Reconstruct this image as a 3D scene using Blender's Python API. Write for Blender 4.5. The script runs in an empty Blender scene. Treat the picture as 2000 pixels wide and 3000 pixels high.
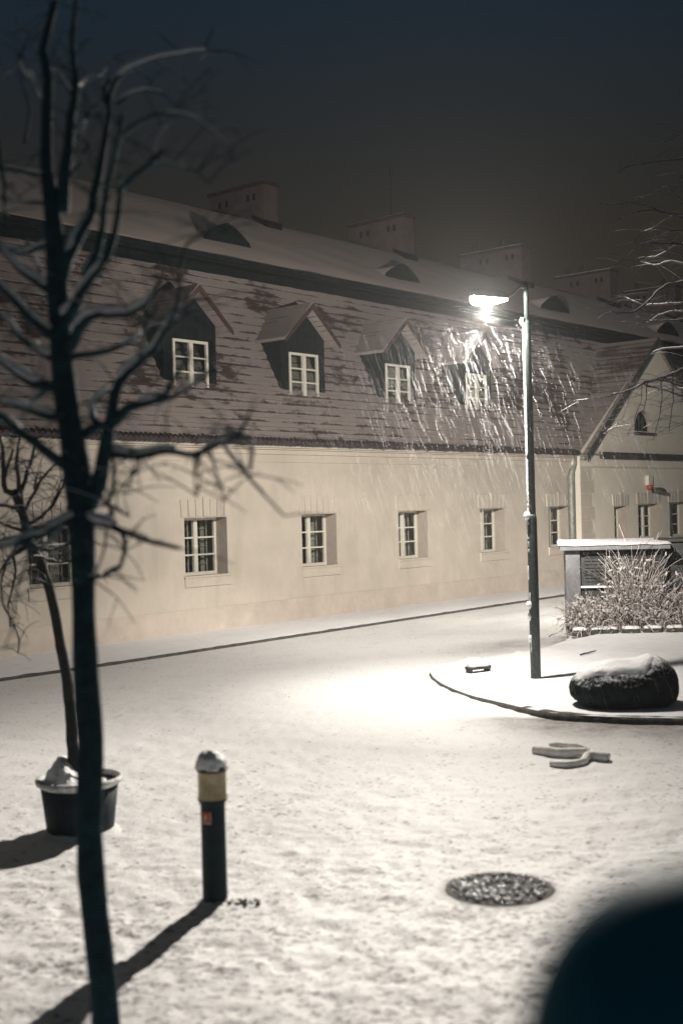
import bpy, bmesh, math, random
import numpy as np
from mathutils import Vector, Matrix, noise

random.seed(11)
S = bpy.context.scene
COL = S.collection
R = math.radians
PI = math.pi

# ------------------------------------------------------------------ helpers
class MB:
    """collects simple shapes and links them as ONE mesh object"""
    def __init__(s):
        s.v = []; s.f = []; s.m = []
    def add(s, verts, faces, mi=0):
        b = len(s.v)
        s.v.extend([tuple(p) for p in verts])
        for f in faces:
            s.f.append(tuple(b + i for i in f)); s.m.append(mi)
    def box(s, x0, x1, y0, y1, z0, z1, mi=0):
        v = [(x0,y0,z0),(x1,y0,z0),(x1,y1,z0),(x0,y1,z0),(x0,y0,z1),(x1,y0,z1),(x1,y1,z1),(x0,y1,z1)]
        s.add(v, [(3,2,1,0),(4,5,6,7),(0,1,5,4),(1,2,6,5),(2,3,7,6),(3,0,4,7)], mi)
    def tube(s, pts, sides=8, mi=0, cap=True, squash=1.0):
        """pts: (x,y,z,r)"""
        P = [Vector(p[:3]) for p in pts]
        if len(P) < 2: return
        rings = []
        prev = None
        for i, p in enumerate(P):
            t = (P[min(i+1, len(P)-1)] - P[max(i-1, 0)])
            if t.length < 1e-9: t = Vector((0,0,1))
            t.normalize()
            if prev is None:
                a = Vector((0,1,0)) if abs(t.y) < .9 else Vector((1,0,0))
                u = t.cross(a).normalized()
            else:
                u = (prev - t * prev.dot(t))
                u = u.normalized() if u.length > 1e-6 else t.orthogonal().normalized()
            prev = u
            w = t.cross(u)
            r = pts[i][3]
            rings.append([p + (u * math.cos(2*PI*k/sides) + w * math.sin(2*PI*k/sides)) * r for k in range(sides)])
        V = [q for ring in rings for q in ring]
        F = []
        for i in range(len(P)-1):
            for k in range(sides):
                k2 = (k+1) % sides
                F.append((i*sides+k, i*sides+k2, (i+1)*sides+k2, (i+1)*sides+k))
        if cap:
            F.append(tuple(range(sides-1, -1, -1)))
            F.append(tuple((len(P)-1)*sides+k for k in range(sides)))
        s.add(V, F, mi)
    def lathe(s, prof, cx=0, cy=0, sides=32, mi=0, wob=0.0, seed=0, cap=True):
        """prof: (r,z) from bottom to top"""
        V = []; F = []
        for j, (r, z) in enumerate(prof):
            for k in range(sides):
                a = 2*PI*k/sides
                rr = r * (1 + wob * noise.noise(Vector((math.cos(a)*1.7+seed, math.sin(a)*1.7, z*6))))
                V.append((cx + rr*math.cos(a), cy + rr*math.sin(a), z))
        for j in range(len(prof)-1):
            for k in range(sides):
                k2 = (k+1) % sides
                F.append((j*sides+k, j*sides+k2, (j+1)*sides+k2, (j+1)*sides+k))
        if cap:
            F.append(tuple(range(sides-1, -1, -1)))
            F.append(tuple((len(prof)-1)*sides+k for k in range(sides)))
        s.add(V, F, mi)
    def prism(s, poly, d0, d1, axis='y', mi=0):
        """poly in the two other axes (ordered x,z for y / y,z for x / x,y for z)"""
        def mk(p, d):
            if axis == 'y': return (p[0], d, p[1])
            if axis == 'x': return (d, p[0], p[1])
            return (p[0], p[1], d)
        n = len(poly)
        V = [mk(p, d0) for p in poly] + [mk(p, d1) for p in poly]
        F = [tuple(range(n)), tuple(range(2*n-1, n-1, -1))]
        for i in range(n):
            j = (i+1) % n
            F.append((i, i+n, j+n, j))
        s.add(V, F, mi)
    def build(s, name, mats, parent=None, smooth=False, bevel=0, fix=True, loc=None, mi=None):
        me = bpy.data.meshes.new(name)
        me.from_pydata(s.v, [], s.f)
        if not isinstance(mats, (list, tuple)): mats = [mats]
        for m in mats: me.materials.append(m)
        me.polygons.foreach_set('material_index', s.m)
        if fix:
            bm = bmesh.new(); bm.from_mesh(me)
            bmesh.ops.recalc_face_normals(bm, faces=bm.faces)
            bm.to_mesh(me); bm.free()
        if smooth:
            me.polygons.foreach_set('use_smooth', [True]*len(me.polygons))
        me.update()
        o = bpy.data.objects.new(name, me); COL.objects.link(o)
        if parent is not None: o.parent = parent
        if loc is not None: o.location = loc
        if bevel:
            b = o.modifiers.new('bevel', 'BEVEL'); b.width = bevel; b.segments = 2; b.limit_method = 'ANGLE'
        return o

def tag(o, label=None, cat=None, group=None, kind=None):
    if label: o['label'] = label
    if cat: o['category'] = cat
    if group: o['group'] = group
    if kind: o['kind'] = kind
    return o

def thing(name, label, cat, loc=(0,0,0), rz=0, group=None):
    o = bpy.data.objects.new(name, None); COL.objects.link(o)
    o.empty_display_size = .2
    o.location = loc; o.rotation_euler = (0, 0, rz)
    return tag(o, label, cat, group)

def clone(o, parent=None, loc=None, rz=None):
    c = o.copy(); COL.objects.link(c)
    if parent is not None: c.parent = parent
    if loc is not None: c.location = loc
    if rz is not None: c.rotation_euler = (0, 0, rz)
    for ch in list(o.children): clone(ch, c)
    return c

# ------------------------------------------------------------------ materials
def mat(name, col, rough=.7, var=.12, scale=6, bump=0, bscale=30, metal=0, spec=.4, col2=None, emis=None):
    m = bpy.data.materials.new(name); m.use_nodes = True
    nt = m.node_tree; N = nt.nodes; L = nt.links
    b = N['Principled BSDF']
    b.inputs['Roughness'].default_value = rough
    b.inputs['Metallic'].default_value = metal
    b.inputs['Specular IOR Level'].default_value = spec
    tc = N.new('ShaderNodeTexCoord')
    nz = N.new('ShaderNodeTexNoise'); nz.inputs['Scale'].default_value = scale; nz.inputs['Detail'].default_value = 6; nz.inputs['Roughness'].default_value = .65
    L.new(tc.outputs['Object'], nz.inputs['Vector'])
    mx = N.new('ShaderNodeMix'); mx.data_type = 'RGBA'
    c2 = col2 or tuple(min(1, c*(1+2.2*var)) for c in col)
    c1 = tuple(max(0, c*(1-var)) for c in col)
    mx.inputs[6].default_value = (*c1, 1); mx.inputs[7].default_value = (*c2, 1)
    mr = N.new('ShaderNodeMapRange'); mr.inputs[1].default_value = .35; mr.inputs[2].default_value = .7
    L.new(nz.outputs['Fac'], mr.inputs[0]); L.new(mr.outputs[0], mx.inputs[0])
    L.new(mx.outputs[2], b.inputs['Base Color'])
    if bump:
        n2 = N.new('ShaderNodeTexNoise'); n2.inputs['Scale'].default_value = bscale; n2.inputs['Detail'].default_value = 5
        L.new(tc.outputs['Object'], n2.inputs['Vector'])
        bp = N.new('ShaderNodeBump'); bp.inputs['Strength'].default_value = bump; bp.inputs['Distance'].default_value = .02
        L.new(n2.outputs['Fac'], bp.inputs['Height']); L.new(bp.outputs[0], b.inputs['Normal'])
    if emis:
        b.inputs['Emission Color'].default_value = (*emis[0], 1); b.inputs['Emission Strength'].default_value = emis[1]
    return m

def nodes(m): return m.node_tree.nodes, m.node_tree.links
def math_node(N, L, op, a, b=None, clamp=False):
    n = N.new('ShaderNodeMath'); n.operation = op; n.use_clamp = clamp
    for i, x in enumerate((a, b)):
        if x is None: continue
        if isinstance(x, (int, float)): n.inputs[i].default_value = x
        else: L.new(x, n.inputs[i])
    return n.outputs[0]
def noise_node(N, L, vec, scale, detail=4, rough=.6):
    n = N.new('ShaderNodeTexNoise'); n.inputs['Scale'].default_value = scale; n.inputs['Detail'].default_value = detail; n.inputs['Roughness'].default_value = rough
    L.new(vec, n.inputs['Vector']); return n.outputs['Fac']
def range_node(N, L, x, a, b, c=0., d=1.):
    n = N.new('ShaderNodeMapRange'); L.new(x, n.inputs[0])
    for i, v in enumerate((a, b, c, d)): n.inputs[i+1].default_value = v
    return n.outputs[0]
def mix_node(N, L, f, a, b):
    n = N.new('ShaderNodeMix'); n.data_type = 'RGBA'; L.new(f, n.inputs[0]) if not isinstance(f, float) else None
    for i, x in ((6, a), (7, b)):
        if isinstance(x, tuple): n.inputs[i].default_value = (*x, 1)
        else: L.new(x, n.inputs[i])
    return n.outputs[2]

M = {}
M['snow'] = mat('snow', (.80,.80,.82), .6, .04, 5, .5, 22, spec=.2)
M['clod_snow'] = mat('clod_snow', (.78,.78,.79), .65, .06, 14, .8, 40, spec=.2)
M['plaster'] = mat('cream_plaster', (.60,.536,.457), .85, .05, 1.3, .12, 60, spec=.15)
M['brightened_plaster'] = mat('brightened_gable_plaster', (.78,.71,.60), .85, .04, 1.3, .12, 60, spec=.15)  # wall plaster lightened for the gable to make up for missing lamp light
M['dim_snow'] = mat('dimmed_hut_snow', (.50,.48,.50), .7, .1, 9, .5, 30, spec=.1)  # snow greyed for the hut roof to offset the strong lamp light
M['shaded_reveal'] = mat('shaded_reveal_plaster', (.37,.32,.28), .85, .06, 3, .15, 60, spec=.15)  # plaster darkened: the shade of the jambs is put into the colour
M['plinth'] = mat('plinth_plaster', (.58,.505,.435), .85, .06, 2.2, .2, 50, spec=.15)
M['trim'] = mat('white_paint', (.74,.70,.60), .5, .05, 8)
M['darkwood'] = mat('dark_boarding', (.009,.014,.015), .85, .3, 7, .25, 40, spec=.1)
M['darktile'] = mat('dark_tile', (.045,.034,.034), .7, .35, 9, .4, 30, spec=.3)
M['redboard'] = mat('red_brown_verge', (.06,.030,.026), .7, .2, 12)
M['curtain'] = mat('curtain_cloth', (.42,.40,.34), .9, .15, 20)
M['chimney'] = mat('chimney_render', (.095,.071,.068), .85, .15, 3, .2, 30)
M['metal'] = mat('dull_zinc', (.24,.25,.23), .55, .2, 8, metal=.3)
M['gutter'] = mat('dark_gutter', (.05,.055,.05), .6, .3, 12, .3, 30)
M['pole'] = mat('dark_green_pole', (.025,.036,.034), .55, .3, 18, .3, 50)
M['bark'] = mat('wet_bark', (.006,.036,.048), .85, .35, 14, .5, 40, spec=.25)
M['bark2'] = mat('thin_bark', (.022,.024,.025), .85, .3, 14, .4, 40, spec=.15)
M['bark3'] = mat('grey_twig_bark', (.06,.054,.058), .85, .3, 14, spec=.1)
M['black'] = mat('black_lacquer', (.004,.017,.023), .6, .3, 10, spec=.2)
M['amber'] = mat('amber_lens', (.46,.38,.22), .4, .15, 16, .25, 24, spec=.5)
M['red'] = mat('red_sticker', (.42,.06,.04), .6, .15, 40)
M['cream'] = mat('cream_print', (.55,.40,.28), .6, .05, 20)
M['pot'] = mat('dark_plastic', (.012,.024,.03), .65, .2, 8, .15, 30, spec=.2)
M['rim'] = mat('frosted_rim', (.45,.46,.45), .7, .35, 14, .4, 40)
M['rock'] = mat('mossy_granite', (.012,.018,.018), .95, .4, 9, 1.0, 18, spec=.05)
M['concrete'] = mat('grey_concrete', (.12,.12,.125), .85, .15, 7, .3, 40)
M['hutdark'] = mat('hut_dark_boarding', (.028,.03,.03), .7, .3, 10, .2, 30)
M['iron'] = mat('wet_iron', (.03,.03,.033), .18, .3, 40, .2, 60, spec=.7)
M['kerb'] = mat('kerb_granite', (.07,.068,.06), .85, .35, 11, .7, 28)
M['post'] = mat('dark_blue_paint', (.010,.14,.21), .6, .1, 10, spec=.1)
M['straw'] = mat('frosted_straw', (.46,.42,.40), .85, .25, 18, spec=.1, col2=(.68,.64,.63))
M['stalk'] = mat('dry_stalk', (.14,.105,.085), .85, .3, 18, spec=.1)
M['log'] = mat('dark_edging_stone', (.045,.045,.04), .85, .3, 11, .6, 24)
M['hose'] = mat('frosted_tube', (.76,.74,.71), .7, .1, 16, .5, 40)
M['lamp_grey'] = mat('pale_grey_housing', (.5,.5,.48), .45, .1, 10)
M['irondark'] = mat('muddy_iron', (.022,.021,.02), .7, .3, 30, .3, 40, spec=.1)
M['ice'] = mat('ice_crumb', (.86,.86,.88), .3, .03, 30, spec=.5)
M['flake'] = mat('snowflake', (.9,.9,.92), .9, .02, 5, spec=.0)

def stain(m, amt, sc):
    N, L = nodes(m); b = N['Principled BSDF']; src = b.inputs['Base Color'].links[0].from_socket
    tc = N.new('ShaderNodeTexCoord'); mp = N.new('ShaderNodeMapping'); mp.inputs['Scale'].default_value = sc; L.new(tc.outputs['Object'], mp.inputs[0])
    a = noise_node(N, L, mp.outputs[0], 1.0, 6, .68); c = noise_node(N, L, tc.outputs['Object'], .45, 4, .6)
    f = math_node(N, L, 'MULTIPLY', range_node(N, L, math_node(N, L, 'ADD', a, c), .95, 1.35), amt)
    L.new(mix_node(N, L, f, src, (.33,.29,.24)), b.inputs['Base Color'])
stain(M['plaster'], .30, (2.6, 2.6, .35)); stain(M['plinth'], .35, (1.6, 1.6, 1.0))
M['snowrock'] = mat('snow_dusted_granite', (.012,.018,.018), .95, .4, 9, 1.0, 18, spec=.05)
N, L = nodes(M['snowrock']); b = N['Principled BSDF']; src = b.inputs['Base Color'].links[0].from_socket
gm_ = N.new('ShaderNodeNewGeometry'); sx = N.new('ShaderNodeSeparateXYZ'); L.new(gm_.outputs['Normal'], sx.inputs[0]); tc = N.new('ShaderNodeTexCoord')
f = range_node(N, L, math_node(N, L, 'ADD', sx.outputs[2], math_node(N, L, 'MULTIPLY', math_node(N, L, 'SUBTRACT', noise_node(N, L, tc.outputs['Object'], 30, 4, .7), .5), 1.5)), .50, .95)
L.new(mix_node(N, L, f, src, (.7,.7,.72)), b.inputs['Base Color'])

# glass: mostly see-through, some mirror
g = bpy.data.materials.new('window_glass'); g.use_nodes = True
N, L = nodes(g); N.clear()
out = N.new('ShaderNodeOutputMaterial'); mx = N.new('ShaderNodeMixShader'); mx.inputs[0].default_value = .10
tr = N.new('ShaderNodeBsdfTransparent'); tr.inputs[0].default_value = (.82,.88,.86,1)
gl = N.new('ShaderNodeBsdfGlossy'); gl.inputs['Roughness'].default_value = .06
L.new(tr.outputs[0], mx.inputs[1]); L.new(gl.outputs[0], mx.inputs[2]); L.new(mx.outputs[0], out.inputs[0])
M['glass'] = g

# roof tiles under patchy snow: rows follow the courses
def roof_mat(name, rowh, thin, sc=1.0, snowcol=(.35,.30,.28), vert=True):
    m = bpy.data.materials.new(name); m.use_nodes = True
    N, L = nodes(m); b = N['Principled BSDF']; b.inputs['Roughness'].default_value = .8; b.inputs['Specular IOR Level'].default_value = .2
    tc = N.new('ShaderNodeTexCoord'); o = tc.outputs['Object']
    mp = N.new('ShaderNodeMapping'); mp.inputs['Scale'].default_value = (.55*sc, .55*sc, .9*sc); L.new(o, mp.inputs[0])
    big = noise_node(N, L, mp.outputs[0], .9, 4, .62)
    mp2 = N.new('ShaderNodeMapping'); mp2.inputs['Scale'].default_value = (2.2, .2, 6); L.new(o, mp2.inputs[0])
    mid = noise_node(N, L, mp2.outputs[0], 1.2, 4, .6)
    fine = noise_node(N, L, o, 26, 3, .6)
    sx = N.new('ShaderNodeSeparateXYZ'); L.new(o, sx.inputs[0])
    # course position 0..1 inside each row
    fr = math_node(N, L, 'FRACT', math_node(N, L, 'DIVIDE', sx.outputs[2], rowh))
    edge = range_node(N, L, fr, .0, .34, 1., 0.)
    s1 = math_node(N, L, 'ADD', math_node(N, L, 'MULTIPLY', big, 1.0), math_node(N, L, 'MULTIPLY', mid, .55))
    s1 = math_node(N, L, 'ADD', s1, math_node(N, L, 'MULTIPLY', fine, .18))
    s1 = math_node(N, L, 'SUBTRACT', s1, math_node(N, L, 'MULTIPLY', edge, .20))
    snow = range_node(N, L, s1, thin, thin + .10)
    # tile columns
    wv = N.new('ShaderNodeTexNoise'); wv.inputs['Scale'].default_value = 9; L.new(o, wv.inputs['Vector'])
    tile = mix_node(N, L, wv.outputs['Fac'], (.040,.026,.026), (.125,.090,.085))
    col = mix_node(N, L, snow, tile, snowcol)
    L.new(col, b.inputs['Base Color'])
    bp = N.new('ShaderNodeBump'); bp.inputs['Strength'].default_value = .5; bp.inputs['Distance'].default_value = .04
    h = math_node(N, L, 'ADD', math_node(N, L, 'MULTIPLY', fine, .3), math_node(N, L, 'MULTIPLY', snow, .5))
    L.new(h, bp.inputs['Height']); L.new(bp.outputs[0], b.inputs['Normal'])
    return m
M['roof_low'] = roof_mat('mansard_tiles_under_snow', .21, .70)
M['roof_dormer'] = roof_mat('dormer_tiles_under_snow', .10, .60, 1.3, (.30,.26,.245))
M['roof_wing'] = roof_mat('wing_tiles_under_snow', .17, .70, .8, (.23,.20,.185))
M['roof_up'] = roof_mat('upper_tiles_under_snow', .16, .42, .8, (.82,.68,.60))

# ground: thin trampled snow, 'slush' attribute = how worn it is
m = bpy.data.materials.new('trodden_snow'); m.use_nodes = True
N, L = nodes(m); b = N['Principled BSDF']; b.inputs['Roughness'].default_value = .62; b.inputs['Specular IOR Level'].default_value = .25
tc = N.new('ShaderNodeTexCoord'); o = tc.outputs['Object']
at = N.new('ShaderNodeAttribute'); at.attribute_name = 'slush'
fk = N.new('ShaderNodeAttribute'); fk.attribute_name = 'flecks'
big = noise_node(N, L, o, .55, 4, .6)
mp = N.new('ShaderNodeMapping'); mp.inputs['Scale'].default_value = (.75, 1, 1); mp.inputs['Rotation'].default_value = (0, 0, .25); L.new(o, mp.inputs[0])
n1 = noise_node(N, L, mp.outputs[0], 24, 4, .60)
n2 = noise_node(N, L, o, 60, 3, .6)
mid = noise_node(N, L, o, 2.6, 3, .6)
q = math_node(N, L, 'ADD', n1, math_node(N, L, 'MULTIPLY', math_node(N, L, 'SUBTRACT', mid, .5), .34))
q = math_node(N, L, 'ADD', q, math_node(N, L, 'MULTIPLY', fk.outputs['Fac'], .055))
fleck = range_node(N, L, q, .605, .69)
snowc = mix_node(N, L, range_node(N, L, n2, .3, .7), (.72,.715,.72), (.86,.85,.85))
slc = mix_node(N, L, n1, (.05,.046,.042), (.26,.24,.225))
sl = math_node(N, L, 'MULTIPLY', at.outputs['Fac'], range_node(N, L, math_node(N, L, 'ADD', n1, mid), .62, 1.25, .45, 1.15), True)
c = mix_node(N, L, sl, snowc, slc)
c = mix_node(N, L, math_node(N, L, 'MULTIPLY', fleck, .8), c, (.12,.11,.10))  # dark flecks: paving showing through, and pit shade painted into the colour
L.new(c, b.inputs['Base Color'])
bp = N.new('ShaderNodeBump'); bp.inputs['Strength'].default_value = .55; bp.inputs['Distance'].default_value = .02
h = math_node(N, L, 'SUBTRACT', math_node(N, L, 'ADD', n1, math_node(N, L, 'MULTIPLY', n2, .45)), math_node(N, L, 'MULTIPLY', fleck, .4))
L.new(h, bp.inputs['Height']); L.new(bp.outputs[0], b.inputs['Normal'])
M['ground'] = m
# ------------------------------------------------------------------ tree skeletons (metres: x, y, z, radius)
FT_TRUNK=[(-1.074,5.3,-0.05,0.08172),(-1.084,5.3,0.0156,0.071505),(-1.084,5.3,0.039,0.0681),(-1.083,5.3,0.282,0.0625),(-1.098,5.3,0.571,0.0596),(-1.123,5.3,0.837,0.0587),(-1.131,5.3,1.046,0.0587),(-1.13,5.3,1.235,0.0587),(-1.117,5.3,1.519,0.0587),(-1.125,5.3,1.709,0.0568),(-1.129,5.3,1.899,0.0549),(-1.13,5.3,2.088,0.053),(-1.128,5.3,2.278,0.053),(-1.131,5.3,2.467,0.0625),(-1.139,5.3,2.657,0.0625),(-1.16,5.3,2.847,0.0568),(-1.186,5.3,3.036,0.0511),(-1.198,5.3,3.226,0.0492),(-1.204,5.3,3.415,0.0473),(-1.21,5.3,3.605,0.0454),(-1.215,5.3,3.756,0.0398),(-1.227,5.3,3.889,0.0341),(-1.239,5.3,4.002,0.0284),(-1.237,5.3,4.15,0.0265),(-1.231,5.3,4.286,0.0246),(-1.225,5.3,4.386,0.0227),(-1.242,5.3,4.522,0.0189),(-1.215,5.3,4.621,0.017),(-1.185,5.3,4.728,0.0151),(-1.174,5.3,4.888,0.0095)]
FT_BR=[
 [(-1.183,5.3,3.818,0.0322),(-1.153,5.286,3.977,0.0291),(-1.126,5.271,4.161,0.0261),(-1.101,5.257,4.296,0.0231),(-1.093,5.243,4.45,0.0201),(-1.098,5.229,4.566,0.0171),(-1.078,5.214,4.662,0.0141),(-1.047,5.2,4.859,0.0111)],
 [(-1.105,5.3,2.531,0.0398),(-1.049,5.273,2.633,0.0365),(-1.012,5.245,2.772,0.0334),(-0.986,5.218,2.856,0.0302),(-0.961,5.191,2.94,0.0271),(-0.926,5.164,3.055,0.0241),(-0.836,5.136,3.133,0.021),(-0.77,5.109,3.182,0.018),(-0.715,5.082,3.259,0.015),(-0.662,5.055,3.339,0.0121),(-0.638,5.027,3.499,0.0091),(-0.603,5,3.599,0.0063)],
 [(-0.959,5.2,2.887,0.026),(-0.873,5.12,2.947,0.0219),(-0.771,5.04,2.958,0.018),(-0.704,4.96,2.983,0.0142),(-0.633,4.88,3.071,0.0105),(-0.576,4.8,3.134,0.0069)],
 [(-0.772,5.05,2.959,0.0126),(-0.668,4.962,2.969,0.0106),(-0.601,4.875,2.991,0.0087),(-0.526,4.788,3.025,0.0068),(-0.462,4.7,3.044,0.005)],
 [(-1.055,5.3,2.897,0.017),(-1.087,5.367,2.973,0.0144),(-1.041,5.433,3.049,0.0116),(-1.009,5.5,3.098,0.0088)],
 [(-1.115,5.3,2.845,0.0246),(-1.064,5.283,2.871,0.0214),(-1.013,5.267,2.888,0.0182),(-0.968,5.25,2.913,0.015)],
 [(-1.004,5.3,2.767,0.0208),(-0.86,5.217,2.744,0.0186),(-0.73,5.133,2.759,0.0165),(-0.596,5.05,2.745,0.0144),(-0.486,4.967,2.772,0.0124),(-0.41,4.883,2.799,0.0105),(-0.361,4.8,2.856,0.0086)],
 [(-0.857,5.2,2.747,0.0056),(-0.876,5.15,2.665,0.0046),(-0.899,5.1,2.584,0.0036)],
 [(-0.518,4.9,2.75,0.0061),(-0.488,4.85,2.646,0.0048),(-0.462,4.8,2.541,0.0034)],
 [(-0.46,4.85,2.767,0.0078),(-0.403,4.788,2.685,0.0071),(-0.333,4.725,2.605,0.0063),(-0.264,4.662,2.527,0.0056),(-0.217,4.6,2.476,0.0049)],
 [(-0.604,5,2.746,0.0054),(-0.592,4.95,2.652,0.0044),(-0.579,4.9,2.562,0.0035)],
 [(-0.988,5.3,2.766,0.0085),(-0.989,5.333,2.692,0.0079),(-1.004,5.367,2.597,0.0073),(-1.029,5.4,2.54,0.0067)],
 [(-0.403,4.8,2.793,0.006),(-0.34,4.767,2.776,0.0054),(-0.33,4.733,2.723,0.0048),(-0.346,4.7,2.655,0.0042)],
 [(-1.105,5.3,2.504,0.0227),(-1.065,5.24,2.477,0.0204),(-0.989,5.18,2.457,0.0181),(-0.923,5.12,2.429,0.0159),(-0.787,5.06,2.381,0.0137),(-0.668,5,2.353,0.0116)],
 [(-0.947,5.2,2.436,0.0111),(-0.931,5.22,2.388,0.0108),(-0.932,5.24,2.343,0.0105),(-0.96,5.26,2.268,0.0101),(-1.033,5.28,2.231,0.0098),(-1.09,5.3,2.218,0.0095)],
 [(-1,5.2,2.539,0.0084),(-0.945,5.15,2.519,0.0074),(-0.887,5.1,2.489,0.0064)],
 [(-1.002,5.25,2.457,0.0113),(-0.981,5.225,2.501,0.0098),(-0.994,5.2,2.539,0.0084)],
 [(-1,5.2,2.446,0.0056),(-1.008,5.167,2.355,0.0052),(-1.031,5.133,2.265,0.0049),(-1.034,5.1,2.23,0.0046)],
 [(-1.143,5.3,2.494,0.0246),(-1.178,5.24,2.48,0.0217),(-1.267,5.18,2.428,0.0189),(-1.336,5.12,2.403,0.0161),(-1.402,5.06,2.383,0.0134),(-1.475,5,2.369,0.0107)],
 [(-1.138,5.3,2.685,0.0284),(-1.183,5.25,2.72,0.0262),(-1.226,5.2,2.755,0.0241),(-1.287,5.15,2.81,0.0221),(-1.335,5.1,2.856,0.02),(-1.357,5.05,2.878,0.018),(-1.424,5,2.934,0.0161)],
 [(-1.223,5.3,3.06,0.0284),(-1.294,5.36,3.072,0.0257),(-1.356,5.42,3.093,0.0228),(-1.458,5.48,3.161,0.02),(-1.532,5.54,3.215,0.017),(-1.627,5.6,3.277,0.014)],
 [(-1.226,5.3,2.924,0.0208),(-1.277,5.2,2.94,0.0181),(-1.314,5.1,2.95,0.0155),(-1.387,5,2.97,0.0129),(-1.429,4.9,2.978,0.0105)],
 [(-1.345,5.1,2.867,0.0073),(-1.365,5.067,2.802,0.0063),(-1.388,5.033,2.747,0.0054),(-1.413,5,2.692,0.0045)],
 [(-1.236,5.3,3.284,0.0246),(-1.249,5.24,3.296,0.0217),(-1.302,5.18,3.352,0.0189),(-1.354,5.12,3.418,0.0161),(-1.391,5.06,3.463,0.0134),(-1.426,5,3.514,0.0107)],
 [(-1.219,5.3,3.189,0.0189),(-1.303,5.375,3.219,0.0168),(-1.407,5.45,3.3,0.0146),(-1.484,5.525,3.381,0.0123),(-1.563,5.6,3.435,0.01)],
 [(-1.234,5.3,3.477,0.0227),(-1.285,5.35,3.514,0.0201),(-1.388,5.4,3.591,0.0174),(-1.456,5.45,3.661,0.0146),(-1.546,5.5,3.742,0.0118)],
 [(-1.225,5.3,3.681,0.0132),(-1.31,5.375,3.676,0.012),(-1.407,5.45,3.675,0.0107),(-1.485,5.525,3.716,0.0094),(-1.573,5.6,3.795,0.008)],
 [(-1.197,5.3,3.33,0.0341),(-1.135,5.24,3.362,0.0292),(-1.093,5.18,3.411,0.0244),(-1.038,5.12,3.472,0.0197),(-0.97,5.06,3.526,0.0152),(-0.924,5,3.59,0.0107)],
 [(-1.181,5.3,3.207,0.0303),(-1.132,5.238,3.235,0.0275),(-1.082,5.175,3.297,0.0247),(-1.026,5.112,3.334,0.022),(-0.932,5.05,3.327,0.0194),(-0.84,4.988,3.32,0.0168),(-0.764,4.925,3.343,0.0143),(-0.72,4.862,3.383,0.0118),(-0.682,4.8,3.421,0.0094)],
 [(-1.182,5.3,3.184,0.017),(-1.128,5.36,3.198,0.0153),(-1.063,5.42,3.217,0.0135),(-0.972,5.48,3.251,0.0117),(-0.898,5.54,3.301,0.0099),(-0.875,5.6,3.367,0.008)],
 [(-0.83,5.1,3.128,0.0109),(-0.814,5.133,3.194,0.0095),(-0.811,5.167,3.272,0.008),(-0.784,5.2,3.332,0.0065)],
 [(-0.647,5,3.329,0.0089),(-0.601,4.933,3.338,0.0076),(-0.549,4.867,3.347,0.0064),(-0.499,4.8,3.331,0.0051)],
 [(-0.71,5.05,3.254,0.009),(-0.667,5.017,3.282,0.0078),(-0.617,4.983,3.308,0.0065),(-0.568,4.95,3.319,0.0053)],
 [(-1.195,5.3,3.529,0.0322),(-1.175,5.322,3.608,0.0301),(-1.136,5.344,3.688,0.028),(-1.075,5.367,3.806,0.0259),(-1.057,5.389,3.907,0.0237),(-1.025,5.411,4.057,0.0216),(-1,5.433,4.207,0.0194),(-0.992,5.456,4.311,0.0172),(-1.013,5.478,4.407,0.015),(-0.992,5.5,4.463,0.0128)],
 [(-1.003,5.5,4.346,0.0157),(-0.981,5.543,4.448,0.0144),(-0.937,5.586,4.528,0.0131),(-0.867,5.629,4.575,0.0118),(-0.737,5.671,4.622,0.0104),(-0.644,5.714,4.66,0.009),(-0.526,5.757,4.669,0.0076),(-0.458,5.8,4.669,0.0062)],
 [(-1.067,5.2,3.506,0.0186),(-1,5.16,3.617,0.0171),(-0.961,5.12,3.768,0.0157),(-0.928,5.08,3.893,0.0143),(-0.89,5.04,4.016,0.013),(-0.856,5,4.137,0.0116)],
 [(-0.962,5.1,3.558,0.0164),(-0.91,5.05,3.66,0.0158),(-0.881,5,3.737,0.0152),(-0.852,4.95,3.825,0.0146),(-0.79,4.9,3.853,0.014),(-0.723,4.85,3.89,0.0134),(-0.668,4.8,3.926,0.0129)],
 [(-0.858,5,4.057,0.0107),(-0.769,4.95,4.087,0.0096),(-0.673,4.9,4.1,0.0085),(-0.588,4.85,4.082,0.0074),(-0.498,4.8,4.024,0.0063),(-0.426,4.75,3.947,0.0052),(-0.374,4.7,3.847,0.0042)],
 [(-0.955,5.45,4.328,0.0127),(-0.898,5.488,4.378,0.011),(-0.831,5.525,4.415,0.0094),(-0.771,5.562,4.41,0.0077),(-0.718,5.6,4.371,0.006)],
 [(-0.827,5,3.873,0.0063),(-0.729,4.95,3.91,0.0055),(-0.634,4.9,3.902,0.0048),(-0.542,4.85,3.851,0.0041),(-0.487,4.8,3.793,0.0034)],
 [(-0.731,4.9,3.904,0.007),(-0.69,4.95,4.05,0.0057),(-0.642,5,4.117,0.0045)],
 [(-1.099,5.25,4.294,0.0169),(-1.175,5.333,4.419,0.014),(-1.25,5.417,4.498,0.011),(-1.317,5.5,4.589,0.0079)],
 [(-1.231,5.3,4.286,0.0151),(-1.297,5.4,4.388,0.0135),(-1.377,5.5,4.522,0.0118),(-1.427,5.6,4.6,0.01)],
 [(-1.24,5.3,3.983,0.0123),(-1.332,5.233,3.977,0.0109),(-1.407,5.167,3.979,0.0095),(-1.461,5.1,3.971,0.0082)],
 [(-1.23,5.3,3.851,0.0095),(-1.331,5.367,3.878,0.0083),(-1.412,5.433,3.904,0.0071),(-1.501,5.5,3.937,0.0059)],
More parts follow.
